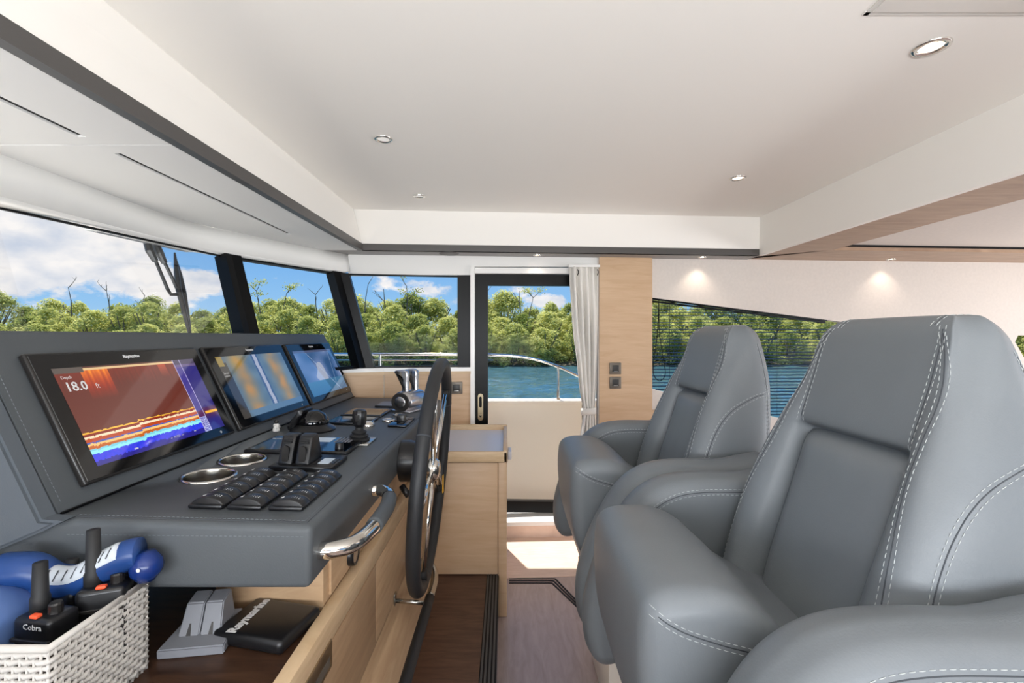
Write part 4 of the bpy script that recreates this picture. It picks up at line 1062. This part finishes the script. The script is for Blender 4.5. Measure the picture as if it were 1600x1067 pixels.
# ================================================================ STEERING WHEEL
RW = .412
wc = Vector((-.281, 1.765, .832))
wm = Matrix.Translation(wc) @ Matrix.Rotation(R(1.8), 4, 'Z') @ Matrix.Rotation(R(4.5), 4, 'Y')
wh = thing('steering_wheel', 'large upright black leather steering wheel with paired chrome spokes', 'steering wheel', (0, 0, 0)); wh.matrix_world = wm
b = B(); b.tube([(0, RW*math.cos(2*math.pi*k/96), RW*math.sin(2*math.pi*k/96)) for k in range(96)], .0235, 18, closed=True); b.done('rim', 'wheel', wh, True)
for k in range(3):
    b = B(); a = R(30+120*k); b.tube([(0, (RW+.0)*math.cos(a+e), (RW+.0)*math.sin(a+e)) for e in (-.006, .006)], .0242, 18)
    b.done('rim_seam', 'seam', wh, True)
b = B(); b.lathe([(0, -.02), (.038, -.02), (.044, -.012), (.044, .010), (.034, .022), (.015, .028), (0, .029)], 32, Matrix.Rotation(R(90), 4, 'Y')); flat_smooth(b.done('hub', 'chrome', wh), 40)
for k in range(5):
    a = R(43+72*k); d = Vector((0, math.cos(a), math.sin(a))); p = Vector((0, -math.sin(a), math.cos(a)))
    b = B()
    for s_ in (-1, 1): b.tube([d*.035+p*.011*s_, d*(RW-.05)+p*.013*s_], .0082, 12)
    sp = b.done('spoke', 'chrome', wh, True)
    b = B(); b.tube([d*(RW-.055), d*(RW-.012)], [.015, .019], 12); b.done('spoke_end', 'rubber', sp, True)
b = B(); b.tube([(.02, 0, -.0), (.03, .02, -.06)], [.006, .009], 8); b.done('lock_lever', 'chrome', wh, True)
t = thing('steering_column', 'black round steering pedestal with a chrome shaft on the dash front', 'steering column', (-.408, 1.79, .86))
b = B(); b.lathe([(0, 0), (.080, 0), (.080, .03), (.070, .07), (.045, .085), (0, .085)], 36, Matrix.Rotation(R(90), 4, 'Y')); flat_smooth(b.done('boss', 'blackm', t), 40)
B().tube([(.06, 0, -.01), (.115, 0, -.02)], .016, 14).done('shaft', 'chrome', t, True)
b = B().tube([(.02, -.09, -.07), (.05, -.11, -.10)], .012, 8); b.done('adjust_lever', 'blackm', t, True)
t = thing('key_tag', 'small yellow tag hanging from the steering wheel hub', 'tag', (-.250, 1.82, .835))
b = B(); b.tube([(0, 0, 0), (0, .004, -.02), (0, 0, -.04)], .0015, 5); b.done('cord', 'black', t)
b = B().box(-.002, .002, -.010, .010, -.11, -.04, .0015); b.done('tag', 'yellow', t)
# ================================================================ PLATFORM, FOOT RAIL, TRAY CABINET
struct(box('floor_platform', 'deckdark', -1.4, -.09, -1.0, 2.995, .003, .2))
b = B(); b.box(-.09, -.035, -1.0, 2.19, .003, .198)
b.box(-.09, -.032, -1.0, 2.19, .196, .203)
struct(b.done('trim_25', 'black'))
b = B()
for k in range(4): b.box(-.086+.0135*k, -.079+.0135*k, -1.0, 2.19, .202, .207, .001, 1)
struct(b.done('trim_26', mat('nosing_ridge', (70, 68, 66), .5)))
t = thing('foot_rail', 'dark grey wrapped foot rail with chrome end brackets along the helm cabinet', 'foot rail', (-.31, 1.3, .2))
def fr(x, y, z): return (x+.31, y-1.3, z-.2)
B().tube(catmull([fr(-.29, .2, .35), fr(-.29, 1.0, .35), fr(-.29, 1.74, .35)], 6), .018, 14).done('tube', 'rubber', t, True)
B().tube(catmull([fr(-.29, 1.74, .35), fr(-.29, 1.84, .352), fr(-.30, 1.90, .365), fr(-.33, 1.93, .385), fr(-.414, 1.94, .39)], 6), .0165, 14).done('end_bend', 'steel', t, True)
for yy in (.5, 1.70):
    b = B(); b.tube([fr(FX+.003, yy, .362), fr(-.29, yy, .352)], .008, 10); b.box(FX+.31-.001, FX+.31+.006, yy-1.3-.016, yy-1.3+.016, .14, .19, .002); b.done('bracket', 'steel', t, True)
tc_ = thing('tray_cabinet', 'light oak side cabinet with a pale tray top between the wheel and the door', 'cabinet', (-.25, 2.45, .2))
def ck(o, sm=40): return kid(o, tc_, sm)
ck(B().box(-.56, -.010, 2.215, 2.80, .203, .775).done('body', 'oakv'))
ck(B().box(-.036, .006, 2.18, 2.80, .0035, .745, .004).done('side_panel', 'oakv'))
ck(B().box(-.56, -.037, 2.185, 2.214, .206, .742, .003).done('door', 'oakv'))
b = B(); b.box(-.56, .010, 2.172, 2.19, .745, .798, .006); b.box(-.56, .010, 2.76, 2.78, .745, .812, .006); b.box(-.012, .010, 2.172, 2.78, .745, .806, .006); ck(b.done('tray_rim', 'oak'))
ck(B().box(-.55, -.01, 2.185, 2.765, .772, .782).done('tray', 'traytop'))
ck(B().box(.010, .030, 2.26, 2.36, .735, .775, .005).done('latch', 'traytop'))
# ================================================================ ITEMS ON THE SHELF
ZSH = .667
t = thing('display_cover', 'black rectangular display cover with white lettering lying on the dark shelf', 'cover', (-.548, 1.05, ZSH), (0, 0, R(-13)))
b = B().box(-.090, .090, -.068, .072, 0.001, .034, .012, 3); flat_smooth(b.done('shell', 'blackm', t), 50)
textmesh('Raymarine', .030, 'mark', Matrix.Translation((-.048, -.002, .0342)) @ Matrix.Rotation(R(97), 4, 'Z'), t, 'brand_lettering', .0003, bold=.0012)
t = thing('phone_cradle', 'grey plastic cradle with a split upright block standing on the dark shelf', 'cradle', (-.678, 1.025, ZSH), (0, 0, R(8))); t.scale = (.78, .85, .95)
b = B(); b.prism([(-.085, -.07, .001), (.085, -.07, .001), (.075, .07, .001), (-.07, .07, .001)], [(-.085, -.07, .022), (.085, -.07, .022), (.075, .07, .034), (-.07, .07, .034)]); bmesh.ops.bevel(b.bm, geom=list(b.bm.edges), offset=.003, segments=2, affect='EDGES'); flat_smooth(b.done('base', 'grey', t), 40)
for s_ in (-1, 1):
    x0, x1 = (-.056, -.002) if s_ < 0 else (.002, .056)
    b = B(); b.prism([(x0, -.03, .02), (x1, -.03, .02), (x1, .06, .03), (x0, .06, .03)], [(x0*.88+.0, .005, .086), (x1*.88, .005, .086), (x1*.88, .052, .094), (x0*.88, .052, .094)])
    bmesh.ops.bevel(b.bm, geom=list(b.bm.edges), offset=.003, segments=2, affect='EDGES'); bl_ = b.done('block', 'grey', t); flat_smooth(bl_, 40)
    xm = (x0+x1)/2; b = B(); b.prism([(xm-.006, -.028, .026), (xm+.006, -.028, .026), (xm, -.007, .062)], [(xm-.006, -.02, .026), (xm+.006, -.02, .026), (xm, .0, .062)]); b.done('notch', 'switchd', bl_)
# --- woven basket
bx0, bx1, by0, by1, bz0, bz1 = -1.18, -.737, .733, .934, ZSH+.001, .846
t = thing('wicker_basket', 'white woven rectangular basket holding handheld radios at the lower left', 'basket', ((bx0+bx1)/2, (by0+by1)/2, bz0))
b = B()
def rect(o, z, yo=0): return [(bx0-o, by0-o, z), (bx1+o, by0-o, z), (bx1+o, by1+o, z), (bx0-o, by1+o, z)]
per = [];
def loop_pts(step):
    out = []; c = [(bx0, by0), (bx1, by0), (bx1, by1), (bx0, by1)]
    for i in range(4):
        a, d = Vector(c[i]), Vector(c[(i+1) % 4]); n = max(1, round((d-a).length/step)); u = (d-a)/n; nr = Vector((u.y, -u.x)).normalized()
        for k in range(n): out.append((a+u*k, nr, k))
    return out
lp = loop_pts(.0115); rows = 15
for r_ in range(rows):
    z = bz0+.012+r_*(bz1-bz0-.022)/(rows-1); pts = []
    for i, (p, nr, k) in enumerate(lp):
        o = .0032*(1 if (i+r_) % 2 else -1) if k else 0
        q = p+nr*o; pts.append((q.x, q.y, z))
    b.tube(pts, .0046, 5, closed=True)
o = kid(b.done('woven_strands', 'wicker', None, True), t); o['kind'] = 'stuff'
b = B()
for i, (p, nr, k) in enumerate(lp): b.tube([(p.x, p.y, bz0), (p.x, p.y, bz1-.004)], .0028, 4)
o = kid(b.done('stakes', 'wicker', None, True), t); o['kind'] = 'stuff'
b = B(); b.tube([(bx0, by0, bz1), (bx1, by0, bz1), (bx1, by1, bz1), (bx0, by1, bz1)], .0068, 8, closed=True); kid(b.done('rim', 'wicker', None, True), t)
b = B(); b.box(bx0+.006, bx1-.006, by0+.006, by0+.009, bz0, bz1-.008); b.box(bx0+.006, bx1-.006, by1-.009, by1-.006, bz0, bz1-.008); b.box(bx1-.009, bx1-.006, by0+.006, by1-.006, bz0, bz1-.008); b.box(bx0+.006, bx0+.009, by0+.006, by1-.006, bz0, bz1-.008); b.box(bx0, bx1, by0, by1, bz0, bz0+.004)
kid(b.done('lining', 'liner'), t)
# --- handheld radios (body with antenna, keys)
def walkie(x, y, z, rz, label, ant, tilt=0, lettering=True):
    t = thing('handheld_radio', label, 'radio', (x, y, z), (R(tilt), 0, rz)); t.scale = (1.15, 1.1, 1.05)
    b = B().box(-.034, .034, -.024, .024, 0, .135, .008, 3); flat_smooth(b.done('body', 'blackm', t), 50)
    b = B()
    for k in range(3): b.box(-.034, .034, -.0275, -.022, .06+.018*k, .066+.018*k, .001, 1)
    b.done('ribs', 'bezel', t)
    B().tube([(-.018, .004, .13), (-.018, .004, .155), (-.018, .004, .16), (-.018, .004, .13+ant)], [.013, .013, .011, .0095], 14).done('antenna', 'rubber', t, True)
    B().lathe([(0, .152), (.008, .152), (.0095, .149), (.0095, .134)], 14, Matrix.Translation((.016, 0, 0))).done('knob', 'bezel', t)
    B().box(-.006, .008, -.022, -.012, .134, .140, .002).done('alert_key', 'orange', t)
    if lettering: textmesh('Cobra', .013, 'mark', frame((1, 0, 0), (0, 0, 1), (.004, -.0245, .122)), t, 'brand_lettering', .0003)
walkie(-.828, .822, .712, R(-8), 'black handheld radio with an orange key and short antenna at the front of the basket', .085)
walkie(-.778, .885, .728, R(20), 'taller black handheld radio at the back right of the basket', .105, lettering=False)
walkie(-.868, .895, .715, R(-20), 'black handheld radio standing between the other two radios', .045, -6, lettering=False)
# --- blue handheld spotlight: drum head at the left, arched handle with grip, round knob end
t = thing('handheld_spotlight', 'blue handheld spotlight with a pale ribbed handle grip and round knob', 'spotlight', (-.98, .86, .75))
def sl(x, y, z): return Vector((x+.98, y-.86, z-.75))
b = B(); b.lathe([(0, -.07), (.06, -.07), (.085, -.05), (.09, .05), (.085, .06), (0, .055)], 32, Matrix.Translation(sl(-.965, .82, .80)) @ Matrix.Rotation(R(82), 4, 'X')); b.done('lamp_head', 'paleblue', t, True)
b = B(); b.lathe([(.078, 0), (.093, .0), (.093, .012), (.078, .012)], 32, Matrix.Translation(sl(-.965, .875, .80)) @ Matrix.Rotation(R(82), 4, 'X')); b.done('head_collar', 'blue', t, True)
hp = catmull([sl(-.98, .89, .885), sl(-.93, .895, .888), sl(-.89, .90, .868), sl(-.84, .90, .868), sl(-.79, .905, .895), sl(-.755, .91, .912), sl(-.735, .915, .915)], 6)
b = B(); b.tube(hp, [.030+.010*max(0, 1-i/10) for i in range(len(hp))], 14); b.done('handle', 'blue', t, True)
b = B()
gp = [p+Vector((0, -.009, .012)) for p in hp[11:31]]; b.tube(gp, [.010]+[.021]*(len(gp)-2)+[.010], 12); g_ = b.done('grip', 'grip', t, True)
b = B()
for p in gp[2:-2:2]:
    b.tube([p+Vector((.0, -.0225, .004)), p+Vector((.002, -.012, .0205))], .0012, 5)
b.done('grip_ribs', 'seam', g_)
b = B(); b.lathe([(0, .03), (.016, .027), (.027, .012), (.029, 0), (.027, -.012), (.015, -.028), (0, -.03)], 24, Matrix.Translation(sl(-.722, .915, .888))); b.done('knob', 'navy', t, True)
B().lathe([(0, .001), (.004, 0)], 12, Matrix.Translation(sl(-.716, .886, .893)) @ Matrix.Rotation(R(90), 4, 'X')).done('lamp_dot', 'mark', t)
b = B().box(-.07, .03, -.03, .06, .095, .15, .012); b.bm.transform(Matrix.Translation((-.06, 0, 0))); flat_smooth(b.done('battery_case', 'blue', t), 50)

# ================================================================ HELM SEATS
SX = .60
def interp(tab, z):
    if z <= tab[0][0]: return tab[0][1]
    for (a, u), (c, v) in zip(tab, tab[1:]):
        if z <= c: t = (z-a)/(c-a); t = t*t*(3-2*t)*.3+t*.7; return u+(v-u)*t
    return tab[-1][1]
T_xf = [(.60, .565), (.758, .606), (1.142, .716), (1.30, .762), (1.352, .778), (1.40, .792)]
T_xb = [(.60, .83), (.8, .87), (1.0, .905), (1.2, .925), (1.32, .915), (1.36, .905), (1.40, .895)]
T_w = [(.60, .27), (.95, .27), (1.05, .262), (1.15, .240), (1.25, .215), (1.33, .192), (1.365, .182), (1.40, .178)]
T_b = [(.60, .055), (.95, .058), (1.08, .045), (1.18, .018), (1.25, 0), (1.39, 0)]
T_r = [(.60, .045), (1.12, .045), (1.135, .040), (1.146, .0), (1.39, 0)]
def backrest():
    zs = [.60, .68, .76, .84, .92, 1.0, 1.06, 1.11, 1.132, 1.143, 1.152, 1.18, 1.22, 1.27, 1.31, 1.34, 1.351, 1.366, 1.378, 1.386, 1.390]
    bm = bmesh.new(); rings = []
    for z in zs:
        xf, xb, w, b_, r_ = (interp(t, z) for t in (T_xf, T_xb, T_w, T_b, T_r))
        wi = min(.150, w*.8); c2 = wi+(w-wi)*.5; D = xb-xf
        flare = .03 if z < 1.25 else .045; inset = 0 if z < 1.345 else .045*(1-math.sqrt(max(0, 1-((z-1.345)/.0455)**2)))
        pts = [(0, xf+r_), (wi*.5, xf+r_), (wi-.006, xf+r_), (wi+.002, xf+(r_*.35)), (wi+.012, xf-b_*.55+.0), (c2, xf-b_), (w-.025, xf-b_*.75+flare*.35), (w-.006, xf-b_*.2+flare), (w, xf+D*.5), (w-.008, xb-.05), (w-.035, xb-.012), (w*.6, xb), (0, xb)]
        full = pts+[(-y, x) for y, x in pts[-2:0:-1]]
        cx_ = (xf+xb)/2; full = [(y*(1-inset/w), cx_+(x-cx_)*(1-inset/(D/2)*.8)) for y, x in full]
        rings.append([bm.verts.new((x-SX, y, z)) for y, x in full])
    n = len(rings[0])
    for A, C in zip(rings, rings[1:]):
        for k in range(n): bm.faces.new((A[k], A[(k+1) % n], C[(k+1) % n], C[k]))
    top = rings[-1]; h = n//2
    for k in range(h-0):
        a, b2, c, d = top[k], top[k+1], top[n-1-k], top[(n-k) % n]
        vs = [v for i, v in enumerate((a, b2, c, d)) if v not in (a, b2, c, d)[:i]]
        if len(vs) >= 3:
            try: bm.faces.new(vs)
            except ValueError: pass
    return meshof(bm)
def seat(label, yc):
    t = thing('helm_chair', label, 'helm seat', (SX, yc, 0), group='pair of grey leather helm seats')
    bo = link('backrest', backrest(), 'leather', t, True); md = bo.modifiers.new('s', 'SUBSURF'); md.levels = 2; md.render_levels = 2
    # recessed centre cushion of the backrest
    b = bmesh.new(); nu, nv = 16, 22; G = []
    for j in range(nv+1):
        v = j/nv; z = .64+(1.137-.64)*v; row = []
        for i in range(nu+1):
            u = -1+2*i/nu; y = u*.151; e = (1-abs(u)**6)**.5*(1-abs(2*v-1)**14)**.5
            xf = interp(T_xf, z); x = xf+.040-.050*e+.004*abs(u)
            row.append(b.verts.new((x-SX, y*(.99 if e < .2 else 1), z)))
        G.append(row)
    for A, C in zip(G, G[1:]):
        for i in range(nu): b.faces.new((A[i], A[i+1], C[i+1], C[i]))
    ins = link('back_cushion', meshof(b), 'leather', t, True)
    # seat cushion with raised nose
    prof = [(.66, .74), (.58, .775), (.50, .825), (.43, .893), (.37, .922), (.31, .928), (.262, .922), (.233, .902), (.223, .86), (.222, .78), (.232, .68), (.262, .60), (.33, .565), (.45, .56), (.66, .56)]
    cu = link('seat_cushion', meshof(puff([(x-SX, z) for x, z in prof], -.218, .218, .042, bulge=.004, n=6, sides=8, res=4)), 'leather', t, True)
    # skirt under the nose
    prof = [(.45, .60), (.30, .66), (.262, .62), (.285, .50), (.34, .42), (.45, .40)]
    sk = link('seat_skirt', meshof(puff([(x-SX, z) for x, z in prof], -.205, .205, .03, n=4, sides=4, res=4)), 'leather', t, True)
    arms = []
    for s_ in (-1, 1):
        prof = [(.86, .955), (.66, .960), (.52, .960), (.43, .942), (.355, .890), (.295, .80), (.250, .70), (.222, .58), (.232, .48), (.275, .445), (.36, .47), (.50, .52), (.86, .60)]
        y0, y1 = (.268, .395) if s_ > 0 else (-.395, -.268)
        arms.append(link('armrest', meshof(puff([(x-SX, z) for x, z in prof], y0, y1, .042, bulge=.004, n=6, sides=4, res=5)), 'leather', t, True))
    # lower shell joining the arms
    prof = [(.30, .56), (.52, .60), (.86, .66), (.88, .50), (.70, .44), (.36, .44)]
    link('seat_base', meshof(puff([(x-SX, z) for x, z in prof], -.285, .285, .02, n=3, sides=2, res=4)), 'leather', t, True)
    # seams and stitching
    th_ = bvh(bo); tc1 = bvh(cu); ta = [bvh(a) for a in arms]
    sm, st = B(), B()
    def dbl(trees, path, d, side, g=.0085, **k):
        """seam with a row of stitches on both sides"""
        side = Vector(side)*g
        P = [Vector(p) for p in path]
        seamline(sm, trees, P, d, .0014); stitches(st, trees, [p+side for p in P], d, **k); stitches(st, trees, [p-side for p in P], d, **k)
    F_ = (1, 0, 0)   # looking aft
    for s_ in (-1, 1):
        # front panel seam, down beside the centre cushion
        dbl([th_], [(-1, s_*.150, 1.148), (-1, s_*.150, 1.2), (-1, s_*.150, 1.30), (-1, s_*.147, 1.345), (-1, s_*.136, 1.372)], F_, (0, 1, 0), .006)
        # outer bolster seam
        dbl([th_], [(-1, s_*.238, .68), (-1, s_*.230, .85), (-1, s_*.214, .98), (-1, s_*.192, 1.09), (-1, s_*.184, 1.17), (-1, s_*.178, 1.24), (-1, s_*.164, 1.31), (-1, s_*.146, 1.355)], F_, (0, 1, .15), .007)
        # wing seam on the side
        dbl([th_], [(.640-SX, s_*.6, .80), (.655-SX, s_*.6, .92), (.695-SX, s_*.6, 1.03), (.75-SX, s_*.6, 1.10), (.83-SX, s_*.6, 1.145), (.875-SX, s_*.6, 1.155)], (0, -s_, 0), (-.7, 0, .7), .007)
        dbl([th_], [(.868-SX, s_*.6, 1.0), (.880-SX, s_*.6, 1.15), (.878-SX, s_*.6, 1.25), (.868-SX, s_*.6, 1.33)], (0, -s_, 0), (1, 0, 0), .005)
    dbl([th_], [(.79-SX, -.118, 1.6), (.83-SX, -.118, 1.6), (.86-SX, -.13, 1.6)], (0, 0, -1), (0, 1, 0), .006)
    dbl([th_], [(.79-SX, .118, 1.6), (.83-SX, .118, 1.6), (.86-SX, .13, 1.6)], (0, 0, -1), (0, 1, 0), .006)
    # cushion nose seams
    for s_ in (-1, 1):
        dbl([tc1], [(.228-SX, s_*.6, .900), (.245-SX, s_*.6, .893), (.29-SX, s_*.6, .868), (.35-SX, s_*.6, .848), (.43-SX, s_*.6, .825), (.54-SX, s_*.6, .775)], (0, -s_, 0), (.2, 0, 1), .0065)
    # arm seams: inner and outer edge of the top
    for s_, tr in ((-1, ta[0]), (1, ta[1])):
        for q in (-1, 1):
            yy = .335+q*.0
            path = [(.84-SX, 0, .925), (.66-SX, 0, .928), (.53-SX, 0, .928), (.45-SX, 0, .912), (.385-SX, 0, .868), (.325-SX, 0, .79), (.285-SX, 0, .70), (.262-SX, 0, .60)]
            yo = s_*.335+q*s_*.5
            dbl([tr], [(x, yo, z) for x, _, z in path], (0, -q*s_, 0), (-.3, 0, 1), .0065)
    sm.done('seam', 'seam', t); st.done('stitching', 'thread', t)
    # pedestal
    b = B().box(.36-SX, .80-SX, -.16, .16, .002, .46, .01); flat_smooth(b.done('pedestal', 'gel', t), 40)
    b = B(); b.box(.30-SX, .36-SX, -.13, -.10, .30, .44, .003); b.box(.30-SX, .36-SX, .10, .13, .30, .44, .003); b.done('bracket', 'steel', t)
    b = B(); b.tube([(.33-SX, .115, .44), (.32-SX, .115, .36), (.37-SX, .115, .22)], .009, 10); b.tube([(.33-SX, -.115, .44), (.32-SX, -.115, .36), (.37-SX, -.115, .22)], .009, 10); b.done('footrest_strut', 'steel', t, True)
    return t
s1 = seat('large grey leather helm seat nearest the camera, cropped by the right edge', .957)
s2 = copytree(s1); s2.location.y = 1.754; s2['label'] = 'farther grey leather helm seat beside the side door, seen behind the near seat'
